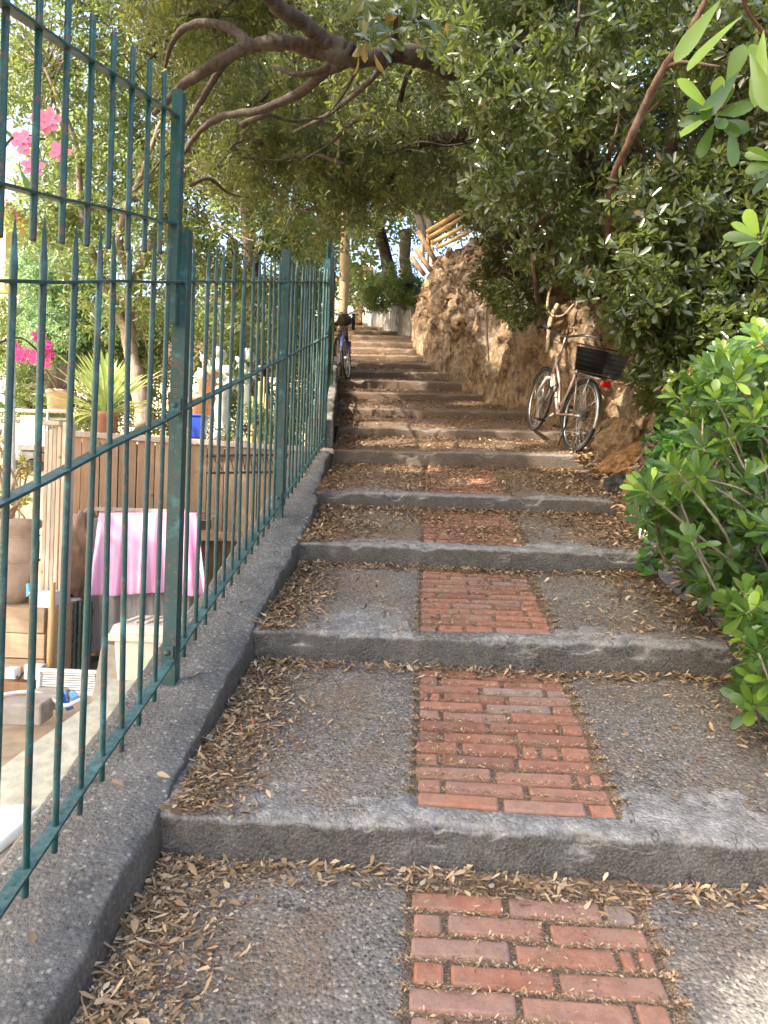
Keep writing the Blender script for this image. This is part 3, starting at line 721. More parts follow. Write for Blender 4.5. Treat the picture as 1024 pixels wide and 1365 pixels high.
# ================================================================== BICYCLES
def bicycle(label, rear, front, lean, frame_mat, accents, basket_end, steer=0., rack=True, white_guard=False):
    """rear / front: tyre contact points in the world"""
    rear, front = V(rear), V(front); f = (front-rear); wb = f.length; f.normalize()
    left = Vector((0, 0, 1)).cross(f).normalized(); up = f.cross(left)
    q = Quaternion(f, lean); left = q @ left; up = q @ up
    e = thing('bicycle', label, 'bicycle', rear, world=False)
    m = Matrix((f, left, up)).transposed().to_4x4(); m.translation = rear; e.matrix_world = m
    Rw = .345; H = Vector((wb*.80, 0, .62)); Ht = Vector((wb*.765, 0, .83))
    BB = Vector((wb*.425, 0, .285)); ST = Vector((wb*.27, 0, .80)); RH = Vector((0, 0, Rw)); FH = Vector((wb, 0, Rw))
    def part(mb, name, mat, parent=e, **k):
        o = mb.build(name, mat, None, True, **k); o.parent = parent; return o
    S = Matrix.Translation(Ht) @ Matrix.Rotation(steer, 4, (Ht-H).normalized()) @ Matrix.Translation(-Ht)   # steering
    def st(p): return S @ Vector(p)
    # frame: low step-through twin tubes with an S bend, seat tube, stays
    mb = MB()
    mb.tube([H, Ht], .025, 10)
    for dz, sx in ((0, 0), (.1, .0)):
        a = H.lerp(Ht, .15 + dz*5); mb.tube(spline([a, a.lerp(BB, .45) + Vector((-.02, 0, -.03 + dz*.6)), a.lerp(BB, .8) + Vector((-.02, 0, -.045+dz*.5)), BB.lerp(ST, .06 + dz*2.6)], 7), .025 if dz == 0 else .019, 10)
    mb.tube([BB, ST], .02, 10)
    for s in (-1, 1):
        mb.tube([BB + Vector((-.03, s*.03, 0)), RH + Vector((.02, s*.062, 0))], .0105, 8)
        mb.tube([BB.lerp(ST, .86) + Vector((0, s*.018, 0)), Vector((.14, s*.05, .62)), RH + Vector((.01, s*.062, 0))], .0085, 8)
    mb.tube([BB + Vector((0, -.036, 0)), BB + Vector((0, .036, 0))], .024, 12)
    part(mb, 'frame', frame_mat)
    # fork: crown, sprung legs
    mb = MB(); C = H + (H-Ht)*.12
    for s in (-1, 1):
        mb.tube([st(C + Vector((0, s*.055, .0))), st(C.lerp(FH, .5) + Vector((.01, s*.058, 0))), st(FH + Vector((-.01, s*.055, 0)))], [.015, .0165, .012], 10)
    mb.tube([st(C + Vector((0, -.062, 0))), st(C + Vector((0, .062, 0)))], .017, 10)
    part(mb, 'fork', accents['fork'])
    for c, isf in ((RH, 0), (FH, 1)):
        T = (lambda p: st(p)) if isf else (lambda p: Vector(p)); ax = (T(c + Vector((0, 1, 0))) - T(c)).normalized(); cc = T(c)
        mb = MB(); mb.ring(cc, ax, Rw - .019, .0185, 48, 10); ty = part(mb, 'wheel', 'rubber')
        mb = MB(); mb.ring(cc, ax, Rw - .044, .009, 48, 8); part(mb, 'rim', 'chrome', ty)
        mb = MB(); a = ax.orthogonal().normalized(); b = ax.cross(a)
        for k in range(28):
            g = 2*math.pi*k/28; g2 = g + (.42 if k % 2 else -.42); s = .028 if k % 4 < 2 else -.028
            mb.tube([cc + ax*s + (a*math.cos(g2) + b*math.sin(g2))*.025, cc + (a*math.cos(g)+b*math.sin(g))*(Rw-.05)], .0013, 4, False)
        part(mb, 'spokes', 'chrome', ty)
        mb = MB(); mb.tube([cc - ax*.06, cc - ax*.03, cc - ax*.028, cc + ax*.028, cc + ax*.03, cc + ax*.06], [.01, .012, .026, .026, .012, .01], 12); part(mb, 'hub', 'chrome', ty)
        # mudguard arc
        n = 22; lo, hi = (R(-8), R(168)) if not isf else (R(20), R(150)); vs, fs = [], []
        for k in range(n+1):
            g = lo + (hi-lo)*k/n
            for j, w in enumerate((-.026, -.014, .014, .026)):
                rr = Rw + (.018 if j in (1, 2) else .006)
                d = Vector((-math.cos(g), 0, math.sin(g)))*rr if not isf else Vector((math.cos(g), 0, math.sin(g)))*rr
                vs.append(T(c + d + Vector((0, w, 0))))
        for k in range(n):
            for j in range(3): fs.append((4*k+j, 4*k+j+1, 4*k+5+j, 4*k+4+j))
        mb = MB(); mb.add(vs, fs)
        for s in (-1, 1):
            g = R(35) if not isf else R(40); dd = (-1 if not isf else 1)
            mb.tube([T(c + Vector((0, s*.055, 0))), T(c + Vector((dd*math.cos(g)*(Rw+.012), s*.024, math.sin(g)*(Rw+.012))))], .0025, 5)
        part(mb, 'mudguard', accents['guard'])
    # bars
    mb = MB(); top = Ht + Vector((-.045, 0, .2)); mb.tube([st(Ht), st(Ht + Vector((-.012, 0, .05))), st(top)], [.014, .0125, .0125], 10)
    part(mb, 'stem', 'chrome')
    mb = MB()
    barp = [Vector((-.24, .27, .05)), Vector((-.12, .29, .06)), Vector((.02, .23, .065)), Vector((.05, .1, .03)), Vector((.035, 0, 0)), Vector((.05, -.1, .03)), Vector((.02, -.23, .065)), Vector((-.12, -.29, .06)), Vector((-.24, -.27, .05))]
    mb.tube([st(top + Vector(p)) for p in spline(barp, 6)], .0115, 10); hb = part(mb, 'handlebar', 'chrome')
    for s in (-1, 1):
        mb = MB(); mb.tube([st(top + Vector((-.25, s*.268, .05))), st(top + Vector((-.13, s*.289, .06)))], [.0175, .016], 10); part(mb, 'grip', 'black', hb)
        mb = MB(); mb.tube([st(top + Vector((-.06, s*.275, .055))), st(top + Vector((-.07, s*.3, .03))), st(top + Vector((-.2, s*.31, .012)))], .0055, 6); part(mb, 'brake_lever', 'black', hb)
    mb = MB()
    for s in (-1, 1):
        mb.tube([st(p) for p in spline([top + Vector((-.05, s*.27, .05)), top + Vector((.12, s*.16, .05)), Ht + Vector((.09, s*.04, .0)), H + Vector((.05, s*.02, -.05))], 6)], .0028, 5)
    part(mb, 'cable', 'black')
    # saddle
    mb = MB(); mb.tube([ST, ST.lerp(BB, -.2)], .0125, 10); part(mb, 'seat_post', 'chrome')
    sd = ST.lerp(BB, -.24); vs, fs = [], []
    rows = [(-.12, .05, -.005), (-.09, .095, .012), (-.03, .1, .016), (.03, .06, .01), (.09, .03, .008), (.14, .022, .0), (.15, .008, -.006)]
    for x, w, z in rows:
        for s, zz in ((-1, -.03), (-.85, -.004), (-.4, .008), (0, .006), (.4, .008), (.85, -.004), (1, -.03)): vs.append(sd + Vector((x, w*s, z+zz)))
    for k in range(len(rows)-1):
        for j in range(6): fs.append((7*k+j, 7*k+j+1, 7*k+8+j, 7*k+7+j))
    fs += [tuple(range(7)), tuple(7*(len(rows)-1)+j for j in range(7))[::-1]]
    mb = MB(); mb.add(vs, fs); part(mb, 'saddle', 'black')
    # drive train
    mb = MB(); mb.ring(BB + Vector((0, -.05, 0)), (0, 1, 0), .085, .006, 28, 6); mb.tube([BB + Vector((0, -.046, 0)), BB + Vector((0, -.054, 0))], .05, 16)
    mb.ring(RH + Vector((0, -.045, 0)), (0, 1, 0), .04, .01, 20, 6)
    for dz in (-.08, .08): mb.tube([BB + Vector((0, -.05, dz)), RH + Vector((0, -.047, dz*.5))], .004, 5)
    ck = part(mb, 'chainset', 'black')
    for s in (-1, 1):
        pe = BB + Vector((.13*s, .085*s, -.1*s)); mb = MB(); mb.tube([BB + Vector((0, .06*s, 0)), pe], [.012, .009], 8); part(mb, 'crank', 'chrome', ck)
        mb = MB(); mb.box(pe + Vector((0, .05*s, 0)), (.085, .085, .022)); part(mb, 'pedal', 'black', ck, bevel=.004)
    mb = MB()
    g0, g1 = BB + Vector((.1, -.068, 0)), RH + Vector((-.03, -.066, 0))
    if white_guard:
        for a, b, w in ((g0, g1, .075),):
            mb.box((a+b)/2, ((a-b).length, .012, .15), Matrix.Rotation(-math.atan2(b.z-a.z, a.x-b.x), 3, 'Y'))
        part(mb, 'chain_guard', accents['cg'], bevel=.005)
    else:
        mb.tube([BB + Vector((.1, -.066, .05)), BB + Vector((0, -.066, .1)), RH + Vector((0, -.064, .05))], [.012, .014, .01], 8); part(mb, 'chain_guard', 'black')
    mb = MB(); mb.tube([Vector((.08, .075, .3)), Vector((.02, .13, .03))], .008, 8); part(mb, 'kickstand', 'black')
    # rear rack
    mb = MB()
    for s in (-1, 1):
        mb.tube([BB.lerp(ST, .8), Vector((.1, s*.065, .735)), Vector((-.28, s*.065, .735)), Vector((-.3, s*.03, .735))], .006, 6)
        mb.tube([Vector((-.12, s*.065, .735)), RH + Vector((-.01, s*.07, .02))], .005, 6)
    for x in (.05, -.08, -.2): mb.tube([Vector((x, -.065, .735)), Vector((x, .065, .735))], .004, 6)
    part(mb, 'rear_rack', accents['rack'])
    if accents.get('reflector'):
        mb = MB(); mb.box(Vector((-.315, 0, .70)), (.035, .085, .055)); part(mb, 'reflector', 'red', bevel=.012)
        mb = MB(); mb.tube([Vector((-.27, 0, .62)), Vector((-.36, 0, .57))], .006, 6); part(mb, 'guard_stay', 'chrome')
    # wire basket
    if basket_end == 'rear': c, sx, sy, sz, tf = Vector((-.1, 0, .75)), .40, .34, .25, (lambda p: p)
    else: c, sx, sy, sz, tf = Vector((wb*.765 + .22, 0, .78)), .30, .36, .25, st
    mb = MB()
    def bp(u, v, z): return tf(c + Vector((u*sx*(.42 + .08*z/sz), v*sy*(.42+.08*z/sz), z)))
    for z in np.linspace(0, sz, 7):
        mb.tube([bp(-1, -1, z), bp(1, -1, z), bp(1, 1, z), bp(-1, 1, z), bp(-1, -1, z)], .006 if z > sz-.01 else .0022, 5)
    for k in np.linspace(-1, 1, 15):
        for a, b in (((k, -1), (k, -1)), ((k, 1), (k, 1)), ((-1, k), (-1, k)), ((1, k), (1, k))): mb.tube([bp(*a, 0), bp(*a, sz)], .0019, 4)
        mb.tube([bp(k, -1, 0), bp(k, 1, 0)], .0022, 4); mb.tube([bp(-1, k, 0), bp(1, k, 0)], .0022, 4)
    bk = part(mb, 'basket', 'wire')
    if basket_end == 'rear':
        mb = MB()
        for u0, v0, u1, v1 in ((1, 1, 1, -1), (1, -1, -1, -1)):
            mb.add([bp(u0*.985, v0*.985, .01), bp(u1*.985, v1*.985, .01), bp(u1*.985, v1*.985, sz*.9), bp(u0*.985, v0*.985, sz*.9)], [(0, 1, 2, 3)])
        part(mb, 'basket_lining', 'black', bk)
    else:
        mb = MB(); mb.lathe(tf(c + Vector((.02, .03, .16))), [(.001, -.1), (.1, -.06), (.13, .0), (.1, .06), (.03, .1), (.001, .105)], 12); part(mb, 'bag', 'bark', bk)
    mb = MB(); mb.ring(BB.lerp(H, .5) + Vector((0, .03, .05)), (.3, 1, .2), .07, .011, 20, 6); part(mb, 'lock', 'black')
    return e
r0 = at(761, 591, 7.32); r0[2] = tread(r0[1]) + .005
f0 = at(708, 567, 8.26); f0[2] = tread(f0[1]) + .005
bicycle('rose and silver step through bicycle with black rear basket leaning on the rock', r0, f0, R(6), 'rose', dict(fork='silver', guard='chrome', rack='chrome', reflector=True), 'rear', R(-6))
f1 = at(467, 502, 12.2); f1[2] = tread(f1[1]) + .005
r1 = at(452, 488, 13.2); r1[2] = tread(r1[1]) + .005
bicycle('violet bicycle with front basket and pale chain guard by the gate, facing downhill', r1, f1, R(5), 'violet', dict(fork='violet', guard='violet', rack='black', cg='lilac'), 'front', R(-22), white_guard=True)
# ================================================================== ROCKS, POLES ON THE BANK
def rock(name, label, cx, cy, Y, sx, sy, sz, mat, rot=0, tilt=0, seed=0, amp=.28):
    bm = bmesh.new(); bmesh.ops.create_icosphere(bm, subdivisions=5, radius=1)
    v = np.array([q.co for q in bm.verts]); n = fbm(v*1.3 + seed*3.1, 5, seed); rid = 1-np.abs(fbm(v*2. + seed, 4, seed+5))
    v = np.sign(v)*np.abs(v)**.85; v = v*(1 + amp*n + .16*(rid-.7))[:, None]
    for q, p in zip(bm.verts, v): q.co = Vector((p[0]*sx, p[1]*sy, p[2]*sz))
    me = bpy.data.meshes.new(name); bm.to_mesh(me); bm.free()
    o = link(name, me, mat, None, True); p = at(cx, cy, Y); o.location = V(p); o.rotation_euler = (0, tilt, rot)
    return tag(o, label, 'rock')
rock('boulder', 'large tan boulder half buried beside the rear wheel of the rose bicycle', 842, 592, 6.95, .27, .4, .26, 'boulder', .3, .25, 1)
rock('boulder', 'tilted orange slab of stone below the tan boulder', 838, 616, 6.55, .30, .3, .11, 'rock_orange', .2, -.55, 2, .2)
rock('boulder', 'dark lichen covered stone at the end of the step', 826, 656, 5.95, .15, .15, .13, 'rock_dark', .5, 0, 3, .2)
rock('boulder', 'small round brown stone next to the dark stone', 856, 652, 6.0, .085, .08, .08, 'boulder', .5, 0, 4, .08)
bf = thing('pole_fence', 'rustic fence of pale peeled poles at the top of the rock', 'pole fence', at(575, 345, 17))
POL = [((570, 308, 17), (616, 280, 16.2), .05, 'bamboo'), ((572, 316, 17), (620, 287, 16.2), .045, 'bamboo'), ((576, 323, 17), (628, 296, 16.1), .045, 'bamboo'), ((582, 330, 17), (634, 303, 16.1), .042, 'bamboo'),
       ((558, 308, 16.9), (580, 346, 16.7), .055, 'bamboo_old'), ((555, 331, 16.9), (574, 360, 16.7), .05, 'bamboo_old'), ((549, 342, 16.9), (566, 366, 16.8), .05, 'bamboo_old'),
       ((563, 312, 17.2), (564, 350, 17.2), .03, 'bamboo'), ((570, 312, 17.2), (571, 350, 17.2), .03, 'bamboo'), ((576, 320, 17.2), (577, 352, 17.2), .03, 'bamboo'), ((738, 266, 9.6), (764, 248, 9.4), .05, 'bamboo')]
for a, b, r, mt in POL:
    mb = MB(); r *= 1.12; mb.tube([at(*a), at((a[0]+b[0])/2, (a[1]+b[1])/2+.6, (a[2]+b[2])/2), at(*b)], [r, r*.97, r*.92], 10); mb.build('pole', mt, bf, True)
# exposed roots over the rock
for pts, lb in zip(([(690, 372, 9.4, .02), (700, 360, 9.2, .018), (716, 360, 9.1, .012)], [(742, 365, 8.8, .016), (731, 395, 8.7, .016), (733, 418, 8.6, .014), (750, 420, 8.5, .012), (765, 405, 8.5, .01)],
            [(745, 405, 8.6, .03), (735, 425, 8.6, .03), (730, 470, 8.5, .02)], [(655, 375, 10, .02), (648, 420, 10, .02), (652, 480, 10, .012)], [(760, 360, 8.4, .02), (772, 385, 8.3, .02), (768, 410, 8.3, .01)]), ('short pale root arching high on the rock left of the handlebar', 'looping brown root directly above the handlebar', 'thick root running down the rock beside the handlebar', 'thin straight root down the middle of the rock face', 'short brown root near the shrub above the basket')):
    rt = MB(); limb(rt, pts, 6, .01, 7); tag(rt.build('tree_root', 'root', None, True), lb, 'root', 'roots on the rock face')
# ================================================================== UPPER END OF THE STAIRS
o = MB(); p = at(455.5, 474, 14.9); o.lathe((p[0], p[1], nose(p[1])-.2), [(.1, 0), (.098, 1.4), (.094, 2.6), (.09, 3.45)], 16)
tag(o.build('utility_pole', 'pole', None, True), 'ochre concrete pole standing behind the green gate', 'pole')
lw = MB(); a, b = at(546, 441, 22.6), at(487, 431, 29.0); n = 40; vs, fs = [], []
for k in range(n+1):
    t = k/n; p = a + (b-a)*t; zt = p[2] + .78 + .06*math.sin(k*1.3) + RNG.normal(0, .03); nrm = np.array([.95, .3, 0])*.35
    vs += [(p[0], p[1], p[2]-.8), (p[0]+.03, p[1], zt), (p[0]+nrm[0], p[1]+nrm[1], zt), (p[0]+nrm[0], p[1]+nrm[1], p[2]-.8)]
for k in range(n):
    for j in range(3): fs.append((4*k+j, 4*k+4+j, 4*k+5+j, 4*k+1+j))
fs += [(0, 1, 2, 3), (4*n, 4*n+3, 4*n+2, 4*n+1)]
lw.add(vs, fs); tag(lw.build('stone_wall', rock_mat('grey white limewashed stone', [(.12, .1, .08), (.25, .225, .19), (.36, .33, .3), (.5, .47, .43)], 1.), None), 'low limewashed stone wall at the far top of the stairs', 'low wall')
pr = thing('stone_pier', 'small rubble pier with a pale cap at the top of the stairs', 'pier', at(477, 429, 27.5))
c = at(477, 428, 27.5); mb = MB(); mb.box((c[0], c[1], c[2]+.35), (.34, .34, .9)); mb.build('shaft', M['boulder'], pr, bevel=.04)
mb = MB(); mb.box((c[0], c[1], c[2]+.84), (.44, .44, .09)); mb.build('cap', 'stone_grey', pr, bevel=.02)
mb = MB(); mb.lathe((c[0], c[1], c[2]+.88), [(.02, 0), (.12, .05), (.16, .13), (.12, .22), (.02, .26)], 12); mb.build('ball', 'whitewash', pr, True)
bc = thing('balcony', 'small pale balcony with railing beyond the top of the stairs', 'balcony', at(480, 372, 36))
c = at(478, 360, 36); mb = MB(); mb.box((c[0], c[1], c[2]), (1.5, 1.6, .16)); mb.build('floor_slab', 'whitewash', bc, bevel=.02)
mb = MB()
for k in range(6): mb.box((c[0]-.65+k*.26, c[1]-.0, c[2]-.15), (.09, 1.5, .12))
mb.build('joist', 'board_dark', bc)
mb = MB()
for k in range(16): mb.box((c[0]-.73+k*.097, c[1]-.78, c[2]+.5), (.022, .022, .8))
mb.box((c[0], c[1]-.78, c[2]+.92), (1.5, .05, .05)); mb.build('railing', 'grill', bc)
for k in (-.6, .6):
    mb = MB(); mb.box((c[0]+k, c[1]+.5, c[2]-1.), (.14, .14, 2.1)); mb.build('leg', 'board_dark', bc)
hs = thing('house', 'pale house far behind the balcony at the top of the stairs', 'house', (c[0]-4, 50, 10))
mb = MB(); mb.box((c[0]-4.2, 52, 13), (7, 6, 7)); mb.build('wall', 'cream_wall', hs)
mb = MB(); mb.box((c[0]-4.2, 52, 16.7), (7.6, 6.6, .35)); mb.build('roof', 'terracotta', hs)
mb = MB()
mb.box((c[0]-1.7, 48.97, 13.6), (.9, .06, 1.3)); mb.build('window', 'black', hs)
# ================================================================== GARDEN
def pbox(mb, x0, y0, x1, y1, Y, dep, rot=0, rnd=None):
    c = at((x0+x1)/2, (y0+y1)/2, Y); w, h = (x1-x0)/FPX*Y, (y1-y0)/FPX*Y
    return mb.box((c[0], c[1]+dep/2, c[2]), (w, dep, h), Matrix.Rotation(rot, 3, 'Z') if rot else None, rnd)
# wooden retaining wall: upright boards, cap and lower rail
rw = thing('retaining_wall', 'warm wooden board wall holding up the garden terrace', 'wooden wall', (WL[0], WL[1], 0))
dirw = (WR-WL); dirw[2] = 0; Lw = np.linalg.norm(dirw); dw = dirw/Lw; rz = Matrix.Rotation(math.atan2(dw[1], dw[0]), 3, 'Z')
nb = int(Lw/.15); mb = MB(); mb2 = MB()
for k in range(nb):
    p = WL + dw*(.075 + k*.15); h = WL[2] + (WR[2]-WL[2])*k/nb - .05
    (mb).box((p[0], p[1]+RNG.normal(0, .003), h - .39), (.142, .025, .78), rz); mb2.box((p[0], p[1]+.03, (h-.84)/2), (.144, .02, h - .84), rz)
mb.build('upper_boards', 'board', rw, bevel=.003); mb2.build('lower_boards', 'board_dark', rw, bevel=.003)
mb = MB(); c = (WL+WR)/2; zc = c[2] - .03
mb.add([(WL[0]-.02, WL[1]-.06, WL[2]-.05), (WR[0], WR[1]-.06, WR[2]-.05), (WR[0], WR[1]+.1, WR[2]-.05), (WL[0]-.02, WL[1]+.1, WL[2]-.05), (WL[0]-.02, WL[1]-.06, WL[2]), (WR[0], WR[1]-.06, WR[2]), (WR[0], WR[1]+.1, WR[2]), (WL[0]-.02, WL[1]+.1, WL[2])], [(0, 3, 2, 1), (4, 5, 6, 7), (0, 1, 5, 4), (1, 2, 6, 5), (2, 3, 7, 6), (3, 0, 4, 7)])
mb.build('cap', 'board_grey', rw, bevel=.006)
mb = MB(); mb.box((c[0], c[1]-.03, c[2]-.86), (Lw, .06, .08), rz); mb.build('rail', 'board', rw, bevel=.004)
# wire shelf on the wall
sh = thing('wire_rack', 'rusty wire rack hung on the wooden board wall', 'rack', at(320, 620, 6.6)); mb = MB()
def wpt(px, py): 
    q = (px-84)/(445-84); Y = (WL + dirw*q)[1] - .1; return at(px, py, Y)
for y in (605, 628): mb.tube([wpt(275, y+2), wpt(420, y)], .012, 6)
for k in range(26): mb.tube([wpt(280+k*5.4, 607), wpt(283+k*5.4+RNG.normal(0, 3), 627)], .004, 4)
mb.build('wires', 'bark', sh)
mb = MB(); mb.add([wpt(272, 607), wpt(425, 604), wpt(425, 607), wpt(272, 611)], [(0, 1, 2, 3)]); mb.build('shelf_board', 'board_dark', sh)
# tall narrow pale panel
pn = thing('wooden_panel', 'tall narrow greyed pine panel standing left of the board wall', 'wooden panel', at(75, 880, 5.45))
mb = MB()
for k in range(4):
    x0 = 55 + k*5.6; pbox(mb, x0, 566 - k*1.6 + 3, x0+5.2, 890, 5.45, .03)
mb.build('boards', 'board_grey', pn, bevel=.003); mb = MB(); pbox(mb, 78.5, 558, 89, 890, 5.4, .09); mb.build('post', 'board_grey', pn, bevel=.005)
mb = MB(); pbox(mb, 53, 560, 80, 566, 5.4, .08); mb.build('cap', 'board_grey', pn, bevel=.004)
# timber planter, sunk urn, plants
pl = thing('planter', 'timber plank planter box below the terracotta urn', 'planter', at(25, 890, 5.3))
mb = MB()
for y0, y1 in ((808, 842), (842.8, 876), (876.8, 905)): pbox(mb, -60, y0, 62, y1, 5.2, .05)
mb.build('planks', 'timber', pl, bevel=.004); mb = MB(); pbox(mb, 62.3, 808, 70, 905, 5.2, .6); mb.build('side', 'timber', pl, bevel=.004)
mb = MB(); c = at(0, 809, 5.2); mb.box((c[0], c[1]+.35, c[2]-.03), (.75, .55, .04)); mb.build('earth', 'ground', pl)
ur = thing('urn', 'large pale terracotta urn with rope bands on the timber planter', 'urn', at(5, 808, 5.6))
c = at(5, 808, 5.55); s = 5.55/1000
mb = MB(); mb.lathe(c, [(26*s, 0), (36*s, 22*s), (42*s, 50*s), (43*s, 85*s), (41*s, 106*s), (45*s, 110*s), (46*s, 116*s), (43*s, 121*s), (38*s, 121*s), (36*s, 110*s), (.001, 106*s)], 36); mb.build('body', 'urn', ur, True)
mb = MB()
for z, r in ((64, 43.2), (98, 42)):
    mb.ring((c[0], c[1], c[2]+z*s), (0, 0, 1), r*s, 1.5*s, 60, 6)
mb.build('rope_band', 'urn', ur, True)
sp = thing('succulent', 'bare twisting succulent with yellow tips growing in the terracotta urn', 'plant', at(15, 690, 5.55))
mb = MB(); tips = []
for k in range(15):
    a = RNG.uniform(-1, 1, 2); p0 = c + np.array([0, 0, 108*s]); e_ = p0 + np.array([a[0]*.32, a[1]*.25, RNG.uniform(.15, .75)])
    m1 = p0*.6 + e_*.4 + RNG.normal(0, .06, 3); m2 = p0*.25 + e_*.75 + RNG.normal(0, .07, 3); mb.tube(spline([p0, m1, m2, e_], 5), .009, 6); tips += [e_, m2]
mb.build('stem', 'root', sp, True)
t = np.array(tips); foliage('leaves', t, .06, 4, 7, .05, .018, leaf_mat('yellowing succulent leaves', (.25, .2, .04), (.4, .33, .08), (.55, .45, .12)), sp, young=.1)
tb = MB(); cc = at(53, 800, 5.25); s2 = 5.25/1000; tb.box((cc[0], cc[1]+.07, cc[2]-1.*s2), (30*s2, .14, 21*s2)); tb.box((cc[0], cc[1]+.07, cc[2]+10*s2), (33*s2, .155, 3*s2)); e = thing('tub', 'small white tub on the planter edge', 'tub', cc); tb.build('body', 'white', e, bevel=.006)
tb = MB(); cc = at(38, 786, 5.3); tb.box(cc, (5*s2, .03, 18*s2)); tag(tb.build('scoop', 'lightblue', None, bevel=.006), 'light blue plastic scoop standing in the white tub', 'scoop')
mb = MB(); mb.tube([at(71, 776, 5.1), at(67, 892, 5.1)], .018, 8); tag(mb.build('stake', 'bamboo', None, True), 'slim pale wooden stake leaning on the planter corner', 'stake')
for (x0, y0, x1, y1), lb in (((6, 890, 21, 905), 'white cable junction box nearest the left photo edge, under the planter'), ((31, 886, 56, 906), 'white junction box touching the slatted white panel')):
    e = thing('junction_box', lb, 'junction box', at(x0, y1, 5.1), 'junction boxes under the planter')
    mb = MB(); pbox(mb, x0, y0, x1, y1, 5.1, .07); mb.build('body', 'white', e, bevel=.005)
    mb = MB(); pbox(mb, x0+2, y0+1, x1-2, y1-2, 5.094, .01); mb.build('lid', 'white', e, bevel=.002)
mb = MB(); mb.tube(spline([at(20, 898, 5.15), at(25, 904, 5.1), at(28, 900, 5.1), at(32, 896, 5.12)], 6), .008, 6); tag(mb.build('cable', 'black', None, True), 'short black cable looping between the white junction boxes', 'cable')
mb = MB(); pbox(mb, -40, 908, 48, 925, 5.1, .12); pbox(mb, -40, 926, 45, 942, 5.05, .18); tag(mb.build('sleeper', 'board_dark', None, bevel=.01), 'dark wooden sleepers edging the ground under the planter', 'sleeper')
e = thing('slatted_panel', 'white slatted plastic panel leaning in front of the shelf', 'panel', at(90, 925, 5.0)); mb = MB()
for k in range(8): pbox(mb, 52, 897.5 + k*3.2, 128, 899.4 + k*3.2, 5.0, .03)
mb.build('slat', 'white', e); mb = MB()
pbox(mb, 48, 893, 130, 897, 4.99, .05); pbox(mb, 48, 921, 128, 927, 4.99, .05); pbox(mb, 48, 893.2, 53, 926.8, 4.985, .05); mb.build('frame', 'white', e, bevel=.005)
for pts, lb in (([(83, 922), (94, 946)], 'bright blue strap hanging longest from the white slatted panel'), ([(95, 922), (106, 934)], 'shorter blue strap hanging beside the long one')):
    mb = MB(); a, b = at(*pts[0], 4.9), at(*pts[1], 4.86); m = (a+b)/2 + np.array([0, -.02, 0]); w = np.array([.022, 0, .01]); mb.add([a-w, a+w, m+w, m-w, b+w, b-w, a-w+[0, .006, 0], a+w+[0, .006, 0], m+w+[0, .006, 0], m-w+[0, .006, 0], b+w+[0, .006, 0], b-w+[0, .006, 0]], [(0, 3, 2, 1), (3, 5, 4, 2), (6, 7, 8, 9), (9, 8, 10, 11), (0, 6, 9, 3), (3, 9, 11, 5), (1, 2, 8, 7), (2, 4, 10, 8)])
    tag(mb.build('strap', 'blue_strap'), lb, 'strap', 'blue straps on the panel')
mb = MB(); mb.tube(spline([at(-20, 930, 4.7), at(30, 922, 4.8), at(60, 926, 4.85), at(85, 940, 4.75), at(108, 932, 4.8)], 8), .013, 8); tag(mb.build('hose', 'white', None, True), 'thin white hose curling on the ground in front of the slatted panel', 'hose')
for (x0, y0, x1, y1, Y), lb in (((30, 925, 76, 947, 4.8), 'flat grey cut stone block lying below the hose'), ((-12, 938, 52, 968, 4.6), 'larger grey stone block nearest the fence')):
    mb = MB(); pbox(mb, x0, y0, x1, y1, Y, .22, .12); tag(mb.build('stone_block', 'stone_grey', None, bevel=.015), lb, 'stone block')
# green shelf with pots and bowls
e = thing('shelf', 'grey green plastic shelf unit behind the slatted panel', 'shelf', at(95, 890, 5.5)); mb = MB()
for y in (812, 846, 885): pbox(mb, 82, y, 120, y+10, 5.5, .35)
mb.build('shelf_board', 'rack_green', e, bevel=.006)
for x in (83, 98, 104, 117):
    for Y in (5.48, 5.83): mb = MB(); pbox(mb, x, 800, x+3, 898, Y, .03); mb.build('leg', 'rack_green', e)
mb = MB(); c = at(95, 806, 5.62); s = .0056; mb.lathe(c, [(11*s, 0), (13*s, 6*s), (13.5*s, 8*s), (12*s, 9*s)], 20); tag(mb.build('bowl', 'white', None, True), 'stack of white bowls on the green shelf', 'bowl')
mb = MB(); c = at(94, 797, 5.75); s = .00575; mb.lathe(c, [(10*s, 0), (12*s, 6*s), (12*s, 22*s), (13.5*s, 23*s), (13.5*s, 26*s), (4*s, 29*s), (1.5*s, 34*s), (.001, 35*s)], 20); tag(mb.build('cooking_pot', 'bark_red', None, True), 'dark lidded pot above the white bowls on the shelf', 'pot')
mb = MB(); c = at(92, 845, 5.6); mb.lathe(c, [(.04, 0), (.06, .05), (.055, .09), (.03, .1)], 14); tag(mb.build('watering_can', simple('bright green plastic', (.1, .4, .06), .5), None, True), 'bright green vessel inside the shelf', 'can')
